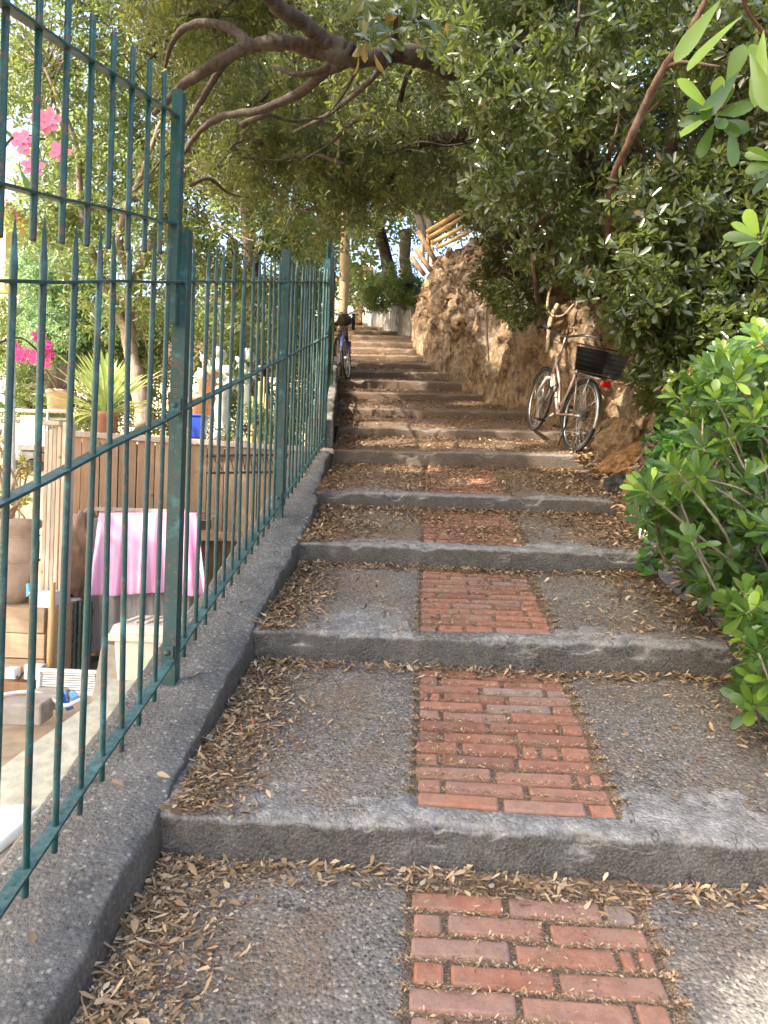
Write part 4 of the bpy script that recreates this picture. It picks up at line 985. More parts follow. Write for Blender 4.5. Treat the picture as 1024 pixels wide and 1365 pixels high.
# cloth covered furniture
def drape(name, mat, x0, x1, y0, y1, Y, dep, label, cat, wav=.03, skew=0, hang_rough=0.012):
    n, m = 90, 60; P = np.zeros((n, m, 3))
    for i in range(n):
        u = i/(n-1)
        for j in range(m):
            w = j/(m-1)
            if w < .2:  top = at(x0 + (x1-x0)*u, y0, Y); p = top + np.array([0, dep*(1-w/.2), 0])
            else:
                t = (w-.2)/.8; top = at(x0 + (x1-x0)*u, y0, Y); sag = 8*math.sin(u*9)*t*hang_rough/.012
                q = at(x0 + (x1-x0)*u + skew*t*(u-.5)*2, y0 + (y1-y0)*t + sag*.25, Y - .05*t)
                p = q + np.array([0, -wav*t*math.sin(u*31 + 2*math.sin(u*7)) - wav*.5*t*math.sin(u*57), 0])
            P[i, j] = p
    o = grid(name, P, mat); so = o.modifiers.new('thickness', 'SOLIDIFY'); so.thickness = .006
    return tag(o, label, cat)
drape('tablecloth', 'cloth', 132, 262, 683, 792, 5.45, .5, 'pink striped cloth draped over the covered garden table', 'cloth', .03, 14)
drape('plastic_sheet', 'film', 118, 268, 690, 868, 5.62, .5, 'grey plastic sheet hanging below the pink cloth', 'plastic sheet', .045, 2)
mb = MB(); pbox(mb, 128, 692, 260, 705, 5.8, .5); e = thing('garden_table', 'brown garden table under the pink cloth', 'table', at(190, 880, 5.9)); mb.build('tabletop', 'board_dark', e)
for x in (130, 252):
    for Y in (5.85, 6.2): mb = MB(); pbox(mb, x, 700, x+10, 905, Y, .06); mb.build('leg', 'board_dark', e)
mb = MB(); pbox(mb, 116, 677, 252, 682, 5.75, .25); tag(mb.build('plank', 'board_grey'), 'pale plank lying behind the pink cloth', 'plank')
bm = bmesh.new(); bmesh.ops.create_icosphere(bm, subdivisions=5, radius=1); vv = np.array([q.co for q in bm.verts]); nn = fbm(vv*2.2, 4, 3)
for q, k in zip(bm.verts, nn): q.co *= 1 + .22*k
me = bpy.data.meshes.new('cover'); bm.to_mesh(me); bm.free(); o = link('plastic_cover', me, 'film_brown', None, True); o.location = V(at(112, 742, 5.8)); o.scale = (.17, .16, .34)
tag(o, 'crumpled clear plastic cover bulging left of the pink cloth', 'cover')
# cream storage box
e = thing('storage_box', 'cream plastic storage box with a ridged lid beside the fence post', 'storage box', at(205, 920, 4.75)); c = at(204, 884, 4.75)
def taper(mb, c, w, d, h, k):
    vs = []
    for z, q in ((-.5, k), (.5, 1.)):
        for a, b in ((-1, -1), (1, -1), (1, 1), (-1, 1)): vs.append((c[0]+a*w/2*q, c[1]+b*d/2*q, c[2]+z*h))
    return mb.add(vs, [(0, 3, 2, 1), (4, 5, 6, 7), (0, 1, 5, 4), (1, 2, 6, 5), (2, 3, 7, 6), (3, 0, 4, 7)])
mb = MB(); taper(mb, c, .36, .42, .36, .86); mb.build('body', 'cream', e, bevel=.02)
mb = MB(); mb.box((c[0], c[1], c[2]+.2), (.42, .48, .045)); taper(mb, c + np.array([0, 0, .25]), .36, .42, .055, 1.1)
for k in range(5): mb.box((c[0]-.13+k*.065, c[1], c[2]+.282), (.02, .3, .012))
mb.build('lid', 'cream', e, bevel=.012)
mb = MB(); mb.box((c[0]+.05, c[1]-.2, c[2]-.0), (.09, .008, .2), Matrix.Rotation(-.05, 3, 'X')); mb.build('leaf_print', simple('pale green print', (.42, .58, .36), .5, var=.3), e)
# sloping cement apron beside the kerb, upturned plate, pipe
def gz(px, py, c0=-.24):
    d = ray(px, py); k = (c0-1.6)/(d[2]-T_*d[1]); return EYE + d*k
ap = [gz(0, 1024), gz(41, 993), gz(129, 931), gz(150, 905)]
mb = MB(); vs = []; ys = [1.0] + [p[1] for p in ap]; xs_ = [ap[0][0]-.9] + [p[0] for p in ap]
for x, y in zip(xs_, ys): z = nose(y)-.24; vs += [(-1.12, y, z), (x, y, z), (x, y, z-.12), (-1.12, y, z-.12)]
fs = []
for k in range(len(ys)-1):
    for j in range(3): fs.append((4*k+j, 4*k+4+j, 4*k+5+j, 4*k+1+j))
fs += [(0, 1, 2, 3), (4*len(ys)-4, 4*len(ys)-1, 4*len(ys)-2, 4*len(ys)-3)]
mb.add(vs, fs); tag(mb.build('cement_apron', 'apron'), 'pale flaking cement ramp sloping along the garden side of the kerb', 'ramp')
c = at(145, 897, 4.6); mb = MB(); mb.box(c, (.15, .02, .36), Matrix.Rotation(.15, 3, 'Y')); tag(mb.build('cement_plate', 'stone_grey', None, bevel=.005), 'upright grey cement plate between the shelf and the storage box', 'plate')
mb = MB(); mb.tube([gz(-60, 1185) + [0, 0, .02], gz(-5, 1138)+[0, 0, .02], gz(70, 1078)+[0, 0, .02]], .021, 12); tag(mb.build('pipe', 'white', None, True), 'white plastic pipe lying on the cement ramp', 'pipe')
mb = MB(); mb.add([gz(-80, 1085)+[0, 0, .006], gz(38, 1077)+[0, 0, .006], gz(20, 1122)+[0, 0, .006], gz(-80, 1165)+[0, 0, .006]], [(0, 1, 2, 3)]); o = mb.build('paper_sheet', 'white'); so = o.modifiers.new('t', 'SOLIDIFY'); so.thickness = .01; tag(o, 'white board lying flat behind the white pipe', 'board')
# grill, rail, pole at left
e = thing('barbecue', 'stacked metal barbecue at the left behind the tall panel', 'barbecue', at(34, 640, 6.6)); mb = MB()
pbox(mb, 19, 612, 47, 626, 6.6, .3); mb.build('firebox', 'black', e, bevel=.01); mb = MB(); pbox(mb, 22, 592, 48, 600, 6.6, .3); pbox(mb, 20, 600.5, 46, 611, 6.62, .28); mb.build('grate', 'grill', e, bevel=.006)
mb = MB(); pbox(mb, 26, 553, 47, 576, 6.85, .03); mb.build('lid', 'white', e, bevel=.006)
mb = MB()
for x in (22, 44): pbox(mb, x, 626, x+2, 800, 6.65, .03)
mb.build('leg', 'grill', e)
mb = MB(); mb.tube([at(17, 380, 6.0), at(17, 820, 6.0)], .022, 8); tag(mb.build('garden_pole', 'whitewash', None, True), 'thin white upright pole left of the barbecue', 'pole')
e = thing('handrail', 'thin white metal handrail across the left of the terrace', 'handrail', at(40, 560, 7.8)); mb = MB()
mb.tube([at(-60, 545, 7.8), at(88, 548, 7.8)], .018, 8); mb.tube([at(-60, 556, 7.85), at(88, 558, 7.85)], .012, 8); mb.build('rail', 'white', e, True)
mb = MB(); mb.tube([at(64, 548, 7.8), at(62, 640, 7.8)], .016, 8); mb.build('leg', 'grill', e, True)
mb = MB(); pbox(mb, -80, 560, 60, 800, 8.3, .1); tag(mb.build('garden_wall', 'cream_wall'), 'sunlit cream wall behind the barbecue', 'wall')
# terrace pots and plants
def pot(label, px, py, Y, w, h, mat, top=1.15, name='flower_pot', cat='pot'):
    c = at(px, py, Y); s = Y/FPX; e = thing(name, label, cat, c); mb = MB(); r0, r1, hh = w*s/2, w*s/2*top, h*s
    mb.lathe(c, [(r0, 0), (r1*.96, hh*.78), (r1*1.06, hh*.79), (r1*1.06, hh), (r1*.92, hh), (r1*.9, hh*.85)], 28); mb.build('body', mat, e, True)
    mb = MB(); mb.lathe((c[0], c[1], c[2]+hh*.86), [(r1*.9, 0), (r1*.88, .008)], 20); mb.build('earth', 'soil', e); return c + np.array([0, 0, hh*.85])
def sword(name, c, n, L, W, mat, label, cat, el=(15, 80), curl=.2, parent=None):
    a = RNG.uniform(0, 6.28, n); e_ = np.radians(RNG.uniform(*el, n)); d = np.stack([np.cos(a)*np.sin(e_), np.sin(a)*np.sin(e_), np.cos(e_)], 1)
    nr = np.stack([-np.cos(a)*np.cos(e_), -np.sin(a)*np.cos(e_), np.sin(e_)], 1)
    o = leaf_object(name, np.array(c)[None] + d*.02, d, nr, L*RNG.uniform(.6, 1.1, n), W, RNG.uniform(0, .95, n), RNG.uniform(0, .6, n), mat, None, RNG.uniform(.05, curl*2, n), .35, True)
    return tag(o, label, cat)
c = pot('terracotta pot holding the tall pale sword leaved plant on the terrace wall', 139, 577, 6.75, 30, 28, 'terracotta')
sword('yucca', c, 120, .6, .036, 'leaf_yucca', 'tall pale green sword leaved plant in the terracotta pot on the wall', 'plant', (2, 80), .18)
c2 = pot('pale pink pot of the dark agave at the terrace left', 77, 545, 8.2, 26, 26, 'urn')
sword('agave', c2, 60, .36, .04, 'leaf_agave', 'dark purple spiky agave in the pale pink pot', 'plant', (10, 95), .1)
c3 = at(137, 575, 6.95); mb = MB()
for dx, h in ((-.05, .3), (.03, .42), (.1, .34)):
    vs, fs = [], []; n, k = 20, 8
    for j in range(k):
        z = h*j/(k-1); rr = .036*(1 if j < k-2 else .7 if j < k-1 else .15)
        for i in range(n): q = 2*math.pi*i/n; rq = rr*(1+.22*math.cos(i*math.pi)); vs.append((c3[0]+dx+rq*math.cos(q), c3[1]+rq*math.sin(q), c3[2]+z))
    for j in range(k-1):
        for i in range(n): fs.append((j*n+i, j*n+(i+1) % n, (j+1)*n+(i+1) % n, (j+1)*n+i))
    mb.add(vs, fs)
tag(mb.build('cactus', simple('cactus green', (.1, .24, .09), .6), None, True), 'ribbed green column cactus behind the sword leaved plant', 'cactus')
e = thing('bin', 'bright blue plastic bin on the terrace right of the fence post', 'bin', at(266, 585, 7.4)); c = at(263, 570, 7.3)
mb = MB(); taper(mb, c, .17, .17, .22, .85); mb.build('body', 'blue', e, bevel=.01); mb = MB(); mb.box((c[0], c[1], c[2]+.115), (.19, .19, .02)); mb.build('rim', 'blue', e, bevel=.006)
cp = pot('small orange pot stacked behind the blue bin', 268, 553, 7.9, 22, 26, 'terracotta')
pot('tall terracotta pot below the silver cactus', 276, 552, 8.8, 24, 60, 'terracotta', 1.1)
mb = MB(); c = at(294, 588, 7.6); s = .0076; mb.lathe(c, [(14*s, 0), (14*s, 8*s), (9*s, 12*s), (8*s, 30*s), (10*s, 46*s), (7*s, 58*s), (11*s, 66*s), (8*s, 74*s), (.001, 76*s)], 24); tag(mb.build('pedestal', 'whitewash', None, True), 'pale stone pedestal among the terrace plants', 'pedestal')
for x, y0, lb in ((335, 528, 'leftmost and shorter yellow post on the terrace'), (344, 508, 'second yellow post from the left'), (350, 502, 'tallest yellow post of the row'), (356, 524, 'rightmost yellow post of the row')):
    mb = MB(); a, b = at(x-1, 592, 7.9), at(x, y0, 7.9); mb.box((a+b)/2, (.04, .04, b[2]-a[2])); tag(mb.build('post_stake', 'yellow_post', None, bevel=.005), lb, 'post', 'yellow posts on the terrace')
mb = MB(); c = at(300, 550, 8.8)
for k in range(46):
    x = at(RNG.uniform(258, 350), RNG.uniform(470, 520), RNG.uniform(8.6, 9.3)); a = RNG.uniform(0, 3.14); w = RNG.uniform(.06, .1)
    nrm = Vector((math.cos(a), math.sin(a), RNG.normal(0, .3))).normalized(); u = nrm.orthogonal().normalized(); v = nrm.cross(u); vs = [V(x)+nrm*.012, V(x)-nrm*.012]; n = 12
    for i in range(n): q = 2*math.pi*i/n; vs.append(V(x) + (u*math.cos(q)*w*.75 + v*math.sin(q)*w))
    mb.add(vs, [(0, 2+i, 2+(i+1) % n) for i in range(n)] + [(1, 2+(i+1) % n, 2+i) for i in range(n)])
mb.tube([c, at(300, 490, 9)], .06, 8); mb.tube([at(280, 560, 9), at(275, 480, 9)], .05, 8); mb.tube([at(325, 560, 9), at(330, 490, 9)], .05, 8)
tag(mb.build('prickly_pear', 'leaf_silver', None, True), 'silvery prickly pear cactus behind the fence', 'cactus')
def bush(name, label, poly, n, Y0, Y1, rad, per, k, L, W, mat, root, stems=6, cat='bush', **kw):
    e = thing(name, label, cat, at(*root)); b = poly_points(poly, n, Y0, Y1)
    foliage('foliage', b, RNG.uniform(.7, 1.2, n)*rad, per, k, L, W, mat, e, **kw)
    mb = MB(); r = at(*root)
    for c in b[:stems]: m = r*.4 + c*.6 + np.array([0, 0, -.05]); mb.tube(spline([r, m, c], 5), .012, 5)
    mb.build('stem', 'bark', e, True); return e
bush('bush', 'leafy green shrub low among the yellow terrace posts', [(300, 560), (390, 540), (400, 600), (310, 600)], 14, 7.2, 7.8, .14, 40, 6, .05, .018, 'leaf_garden', (350, 600, 7.5))
bush('bush', 'pale grey leaved shrub at the far left of the terrace', [(20, 480), (60, 470), (70, 540), (20, 545)], 16, 8.6, 9.4, .2, 40, 6, .06, .02, 'leaf_garden', (40, 548, 9))
bush('bush', 'rounded blue green bush behind the upper bars of the fence', [(36, 350), (70, 330), (118, 350), (125, 420), (105, 480), (60, 480), (34, 430)], 70, 11.0, 13., .36, 90, 6, .07, .028, 'leaf_blue', (80, 545, 12), cat='bush')
bush('hedge', 'mixed green hedge at the back of the garden terrace', [(-60, 420), (440, 400), (440, 590), (-60, 560)], 90, 13.2, 16, .6, 90, 6, .11, .04, 'leaf_garden', (200, 570, 14.5), cat='hedge')
# houses at left
h = thing('house', 'sunny yellow house glimpsed at the left edge behind the fence', 'house', at(-60, 560, 19)); mb = MB(); pbox(mb, -420, 274, 22, 385, 19, 5); mb.build('wall', 'yellow_wall', h)
mb = MB(); pbox(mb, -420, 385.5, 40, 570, 18.8, 5.4); mb.build('ground_floor_wall', 'cream_wall', h); mb = MB(); pbox(mb, -440, 262, 24, 272, 18.6, 6); mb.build('roof', 'terracotta', h)
mb = MB(); pbox(mb, -60, 310, -20, 370, 18.97, .1); mb.build('window', 'board_dark', h)
mb = MB(); pbox(mb, 90, 500, 470, 600, 17.5, .4); tag(mb.build('garden_wall', 'cream_wall'), 'long cream wall behind the garden hedge', 'wall')
# oleander beside the fence
e = thing('oleander', 'oleander with pink blossoms and long leaves at the left edge behind the fence', 'oleander', at(-60, 900, 2.4))
st_ = MB()
limb(st_, [(-90, 700, 2.5, .012), (-40, 330, 2.4, .008), (10, 190, 2.3, .004), (60, 185, 2.3, .003)], 6, .003, 6); limb(st_, [(-90, 700, 2.5, .012), (-40, 500, 2.6, .007), (20, 450, 2.6, .004), (62, 478, 2.6, .003)], 6, .003, 6)
st_.build('stem', 'bark_red', e, True)
def blossom(mb, c, s):
    ax = unit(np.array([RNG.normal(.2, .4), -1, RNG.normal(.2, .4)])); t = unit(np.cross(ax, [0, 0, 1.])); b = np.cross(ax, t); ph = RNG.uniform(0, 6.28)
    for lay, (m, sc, up_) in enumerate(((5, 1., .1), (5, .65, .3))):
        for k in range(m):
            q = ph + lay*.6 + k*2*math.pi/m; rad_ = t*math.cos(q) + b*math.sin(q); tan_ = -t*math.sin(q) + b*math.cos(q); L = s*sc
            pts = [c, c + rad_*L*.5 - tan_*L*.36 + ax*L*up_, c + rad_*L*.95 - tan_*L*.3 + ax*L*(up_ + RNG.normal(0, .1)), c + rad_*L*1.05 + ax*L*(up_-.1), c + rad_*L*.95 + tan_*L*.34 + ax*L*(up_+RNG.normal(0, .1)), c + rad_*L*.5 + tan_*L*.36 + ax*L*up_]
            mb.add(pts, [(0, 1, 2, 3), (0, 3, 4, 5)])
for lst, Y, s, mt in (([(56, 163), (34, 193), (80, 201), (44, 222), (66, 158), (30, 186)], 2.3, .034, 'pink_flower'), ([(52, 448), (36, 470), (62, 460), (60, 482), (22, 466), (28, 474), (46, 476), (64, 470)], 2.6, .026, 'magenta')):
    for x, y in lst: mb = MB(); blossom(mb, at(x, y, Y + RNG.normal(0, .03)), s); mb.build('blossom', mt, e, True)
n = 26; px = [(RNG.uniform(-60, 30), RNG.uniform(130, 230), 2.35) for _ in range(9)] + [(RNG.uniform(-70, 20), RNG.uniform(420, 560), 2.6) for _ in range(17)]
b_ = np.array([at(*p) for p in px]); d_ = unit(np.stack([RNG.uniform(.1, 1, n), RNG.normal(0, .5, n), RNG.normal(0, .6, n)], 1))
leaf_object('leaves', b_, d_, np.array([0, -.3, 1.]) + RNG.normal(0, .3, (n, 3)), RNG.uniform(.1, .16, n), .024, RNG.uniform(0, .9, n), RNG.uniform(0, .5, n), 'oleander_leaf', e, .15, .2, True)
# ================================================================== TREES
def jb(n, a=.7, b=1.25): return RNG.uniform(a, b, n)
# overarching tree: limbs reach over the path from the bank on the right
oak = thing('tree', 'great evergreen tree whose dark limbs arch over the stairs from the right', 'tree', at(812, 380, 8.2))
tr = MB(); anc = []
anc.append(limb(tr, [(812, 390, 8.2, .17), (806, 300, 8.0, .15), (790, 230, 7.6, .14), (740, 170, 7.1, .13), (690, 128, 6.7, .12)], 8, .02, 12))
anc.append(limb(tr, [(800, 330, 8.1, .12), (818, 250, 7.9, .1), (835, 200, 7.5, .08), (862, 130, 7.0, .06), (905, 60, 6.4, .045), (960, -20, 5.8, .035)], 8, .02, 10))
tr.build('trunk', 'bark', oak, True)
lb = MB()
anc.append(limb(lb, [(692, 130, 6.7, .115), (640, 104, 6.6, .085), (590, 86, 6.4, .08), (540, 70, 6.1, .075), (500, 76, 5.95, .072), (465, 74, 5.8, .07), (430, 68, 5.7, .062), (380, 56, 5.6, .054), (330, 62, 5.6, .046), (290, 84, 5.6, .045), (245, 112, 5.7, .035), (205, 150, 5.9, .02)], 8, .02, 10))
anc.append(limb(lb, [(470, 72, 5.8, .075), (452, 62, 5.75, .066), (425, 50, 5.6, .06), (398, 28, 5.3, .055), (365, 4, 5.0, .05), (320, -50, 4.6, .045), (250, -160, 4., .05)], 8, .02, 10))
anc.append(limb(lb, [(335, 62, 5.6, .04), (310, 38, 5.7, .036), (275, 31, 5.8, .032), (245, 38, 5.9, .028), (228, 60, 6.0, .02), (220, 90, 6.1, .012)], 7, .01, 8))
anc.append(limb(lb, [(372, 60, 5.65, .04), (325, 64, 5.8, .034), (298, 88, 5.9, .03), (276, 122, 6.1, .026), (252, 160, 6.3, .02), (236, 190, 6.5, .012)], 7, .01, 8))
anc.append(limb(lb, [(462, 80, 5.85, .055), (432, 96, 6, .045), (402, 122, 6.2, .04), (350, 146, 6.4, .034), (296, 155, 6.6, .03), (262, 180, 6.8, .024), (240, 215, 7.0, .014)], 7, .01, 8))
anc.append(limb(lb, [(446, 84, 5.9, .03), (415, 96, 5.95, .024), (388, 97, 6., .02), (362, 86, 6.1, .01)], 7, .008, 6))
anc.append(limb(lb, [(700, 130, 7.6, .1), (668, 150, 7.9, .085), (640, 172, 8.1, .075), (600, 184, 8.2, .07), (560, 188, 8.3, .06), (524, 192, 8.4, .04), (490, 180, 8.6, .02)], 7, .02, 8))
anc.append(limb(lb, [(552, 186, 8.3, .05), (534, 214, 8.4, .045), (508, 252, 8.5, .04), (470, 270, 8.6, .035), (424, 277, 8.8, .026), (385, 281, 9, .014)], 7, .015, 8))
anc.append(limb(lb, [(538, 190, 8.3, .035), (532, 150, 8.1, .03), (540, 110, 7.8, .028), (556, 78, 7.2, .02)], 7, .01, 7))
anc.append(limb(lb, [(640, 96, 6.4, .04), (690, 62, 6.1, .035), (715, 48, 6, .03), (745, 88, 6.2, .022), (768, 122, 6.3, .012)], 7, .01, 7))
anc.append(limb(lb, [(520, 78, 5.95, .03), (490, 110, 6.2, .024), (440, 150, 6.6, .02), (392, 175, 7, .012)], 7, .01, 6))
anc.append(limb(lb, [(530, 70, 6.0, .05), (524, 40, 5.5, .04), (522, 0, 5., .035), (500, -90, 4.2, .03)], 7, .01, 8))
for k in range(15):
    x, y = RNG.uniform(250, 640), RNG.uniform(20, 250); Y = RNG.uniform(5.9, 8.6); dx, dy = RNG.uniform(-120, -50) if k % 3 else RNG.uniform(50, 110), RNG.uniform(-20, 70)
    anc.append(limb(lb, [(x, y, Y, RNG.uniform(.014, .03)), (x+dx*.4, y+dy*.2 - 12, Y, .016), (x+dx*.8, y+dy*.7, Y+.2, .011), (x+dx*1.25, y+dy*1.3, Y+.3, .005)], 7, .012, 6))
B1 = poly_points([(225, -60), (760, -60), (740, 110), (640, 170), (560, 140), (470, 120), (360, 190), (240, 250), (225, 120)], 105, 6.6, 9.4)
B2 = poly_points([(380, 170), (560, 180), (680, 170), (640, 230), (560, 260), (470, 260), (420, 300), (300, 310), (260, 250)], 60, 7.6, 9.6)
foliage('foliage', B1, .40*jb(len(B1)), 50, 7, .088, .03, 'leaf_oak', oak, young=.25)
B0 = poly_points([(580, -30), (760, -40), (730, 110), (650, 150), (600, 130), (575, 40)], 13, 4.9, 6.)
foliage('foliage', B0, .28*jb(13), 40, 8, .088, .03, 'leaf_pit', oak, young=.3)
foliage('foliage', B2, .40*jb(len(B2)), 34, 7, .092, .032, 'leaf_oak', oak, young=.3)
# crown continued out of view, leaves added along sun rays to shade stairs
SUN = np.array([-.62, -.42, .66]); SUN = SUN/np.linalg.norm(SUN)
def shade_pts(n, xr, yr, zr, sr):
    gx, gy = RNG.uniform(*xr, n), RNG.uniform(*yr, n); return np.stack([gx, gy, nose(gy) + RNG.uniform(*zr, n)], 1) + SUN[None]*RNG.uniform(*sr, n)[:, None]
p = np.concatenate([shade_pts(330, (-1.3, 1.9), (-.6, 7.4), (0, .2), (5., 8.5)), shade_pts(330, (-2.2, 2.6), (7., 30), (0, 2.8), (5.5, 9)), shade_pts(24, (1.5, 5), (3, 9), (1, 3), (5, 8))])
g = np.stack([RNG.uniform(-5.5, -1.4, 95), RNG.uniform(2.2, 7.2, 95), RNG.uniform(0, 2, 95)], 1) + SUN*RNG.uniform(6, 9, (95, 1)); p = np.concatenate([p, g]); p_all = p
ok = (p[:, 1] < .3) | ((p[:, 2] - 1.6)/np.maximum(p[:, 1], .01) > .74) | (p[:, 0] < -.72*p[:, 1] - .9)
p = p[ok]
foliage('foliage', p, .66*jb(len(p)), 50, 7, .15, .055, 'leaf_oak', oak, young=.2)
A = np.concatenate(anc); twigs(lb, A, np.concatenate([B1, B2]), .008); lb.build('limb', 'bark', oak, True)
# large leaf cluster and dead leaves hanging top centre
b = np.array([at(*q) for q in [(505, 18, 3.6), (530, 4, 3.5), (555, 24, 3.6), (520, 40, 3.7), (490, 2, 3.5), (545, -15, 3.4), (500, 50, 3.8)]])
leaf_object('foliage', *rosettes(b, np.array([0, -.5, .5]) + RNG.normal(0, .4, (len(b), 3)), 12, .12, .042), 'leaf_pit', oak, .2, hi=True)
b = np.array([at(RNG.uniform(476, 500), RNG.uniform(52, 72), 3.7) for _ in range(7)])
leaf_object('dead_leaf', b, np.stack([RNG.normal(0, .4, 7), RNG.normal(0, .4, 7), -np.ones(7)], 1), rdirs(7), .09, .032, .985, 0., 'leaf_oak', oak, .3, .5, True)
# second tree / tall shrub on the right bank
bank = thing('tree', 'dense dark glossy tree filling the upper right of the bank', 'tree', at(930, 400, 7.2))
tr = MB(); anc = [limb(tr, [(930, 420, 7.2, .12), (915, 330, 7, .1), (890, 250, 6.8, .085), (905, 160, 6.5, .07), (940, 60, 6.1, .05), (960, -40, 5.8, .04)], 8, .02, 10),
    limb(tr, [(925, 390, 7.2, .09), (960, 300, 6.6, .07), (985, 220, 6.2, .05), (1000, 120, 5.8, .04)], 8, .02, 8), limb(tr, [(905, 330, 7, .06), (870, 260, 6.9, .045), (850, 190, 6.7, .035), (835, 140, 6.4, .02)], 7, .02, 8),
    limb(tr, [(925, 400, 7.3, .06), (880, 350, 7.3, .045), (830, 300, 7.2, .035), (770, 260, 7.2, .02), (720, 240, 7.2, .01)], 7, .02, 8)]
anc += [limb(tr, [(812, 330, 5.6, .03), (815, 250, 5.3, .028), (842, 182, 5., .026), (858, 145, 4.9, .026), (884, 92, 4.7, .024), (915, 50, 4.6, .02), (950, -20, 4.5, .015)], 7, .008, 8), limb(tr, [(884, 92, 4.7, .014), (910, 82, 4.6, .01), (960, 88, 4.5, .006)], 6, .006, 6)]
for k in range(9):
    x, y = RNG.uniform(680, 980), RNG.uniform(60, 430); Y = RNG.uniform(5.3, 6.4); dx, dy = RNG.uniform(-50, 60), RNG.uniform(-90, -40)
    anc.append(limb(tr, [(x, y, Y + .5, RNG.uniform(.012, .03)), (x+dx*.3, y+dy*.45, Y, .014), (x+dx, y+dy, Y-.1, .009), (x+dx*1.2, y+dy*1.5, Y, .004)], 7, .008, 6))
B = poly_points([(640, -60), (1080, -60), (1080, 420), (860, 400), (760, 330), (680, 300), (650, 260), (690, 190), (650, 130)], 185, 5.2, 8.6)
foliage('foliage', B, .38*jb(len(B)), 62, 8, .088, .032, 'leaf_pit', bank, young=.18)
twigs(tr, np.concatenate(anc), B, .007, .8); tr.build('trunk', 'bark_red', bank, True)
# shrub that hangs over the rock face
hg = thing('shrub', 'dark shrub hanging over the rock face above the rose bicycle', 'shrub', at(740, 330, 8.8))
B = poly_points([(640, 285), (720, 260), (860, 310), (850, 360), (770, 385), (745, 345), (722, 352), (698, 418), (668, 412), (648, 365), (664, 325), (640, 300)], 76, 7.6, 9.4)
foliage('foliage', B, .27*jb(len(B)), 66, 8, .075, .026, 'leaf_pit', hg, young=.2)
tw = MB(); anc = [limb(tw, [(760, 300, 9., .05), (720, 310, 8.8, .035), (680, 340, 8.7, .02), (660, 380, 8.7, .01)], 6, .01, 7), limb(tw, [(770, 300, 9, .05), (800, 330, 8.6, .03), (830, 350, 8.2, .015)], 6, .01, 7)]
twigs(tw, np.concatenate(anc), B, .006); tw.build('stem', 'bark_red', hg, True)
# shrubs along the bank behind the basket
sb = thing('shrub', 'dark glossy shrub crowding the black basket of the rose bicycle', 'shrub', at(890, 560, 6.4))
B = poly_points([(850, 385), (1060, 380), (1060, 520), (910, 545), (885, 560), (868, 520), (860, 460)], 78, 5.2, 6.9)
foliage('foliage', B, .25*jb(len(B)), 46, 9, .1, .037, 'leaf_pit', sb, young=.25)
tw = MB(); anc = [limb(tw, [(900, 580, 6.5, .03), (890, 500, 6.3, .025), (870, 440, 6.1, .018), (850, 400, 6., .01)], 6, .01, 7), limb(tw, [(910, 580, 6.4, .03), (950, 500, 6.1, .022), (990, 430, 5.8, .014)], 6, .01, 7)]
twigs(tw, np.concatenate(anc), B, .006); tw.build('stem', 'bark_red', sb, True)
# foreground broad leaved shrubs
def near_shrub(label, poly, nr, Y0, Y1, root, L=.1, W=.036, k=13, yg=.5, extra=()):
    e = thing('broadleaf_shrub', label, 'shrub', at(*root)); c = poly_points(poly, nr, Y0, Y1)
    if extra: c = np.concatenate([c, np.array([at(*q) for q in extra])])
    ax = np.array([-.45, -.5, .55]) + RNG.normal(0, .38, (len(c), 3)); yb = np.clip(RNG.normal(yg, .4, len(c)), 0, 1)
    leaf_object('foliage', *rosettes(c, ax, k, L, W, (22, 100), .16, yb), 'leaf_near', e, RNG.uniform(-.02, .28, len(c)*k), .2, True)
    c2 = poly_points(poly, int(nr*1.5), Y0 + .35, Y1 + .5); leaf_object('inner_foliage', *rosettes(c2, np.array([-.4, -.4, .6]) + RNG.normal(0, .5, (len(c2), 3)), 11, L*.95, W, (25, 105), .25, .1), 'leaf_near', e, .12, .2)
    mb = MB(); r = at(*root); ax = unit(ax)
    for p, a in zip(c, ax):
        q = r + RNG.normal(0, .12, 3); m = p - a*.22 + np.array([.1, .05, -.08])
        mb.tube(spline([q, q*.5+m*.5 + RNG.normal(0, .05, 3), m, p - a*.01], 4), [.009]*3 + [.007]*4 + [.0055]*4 + [.004]*2, 5)
    mb.build('stem', 'bark_grey', e, True); return e
near_shrub('bright green broad leaved shrub at the right level with the boulders', [(930, 480), (970, 455), (1070, 430), (1070, 640), (975, 615), (915, 600), (915, 545)], 95, 3.3, 5.0, (1010, 650, 4.7), extra=[(900, 527, 4.1), (915, 548, 3.9), (930, 570, 3.8), (955, 490, 3.8), (985, 500, 3.6)])
near_shrub('broad leaved shrub with lime green tips overhanging the third step', [(850, 650), (900, 620), (960, 640), (1070, 600), (1070, 830), (960, 810), (905, 780), (895, 730), (850, 690)], 100, 2.9, 4.3, (1010, 800, 4.0), extra=[(870, 665, 3.9), (905, 655, 3.8), (925, 720, 3.6), (945, 775, 3.4), (960, 690, 3.4)])
near_shrub('nearest broad leaved shrub reaching over the right end of the second step', [(985, 820), (1070, 790), (1070, 960), (1010, 930), (985, 900)], 24, 2.5, 3.1, (1130, 960, 2.9), k=12, extra=[(1000, 850, 2.75), (1010, 905, 2.7), (1005, 940, 2.65), (1030, 860, 2.6)])
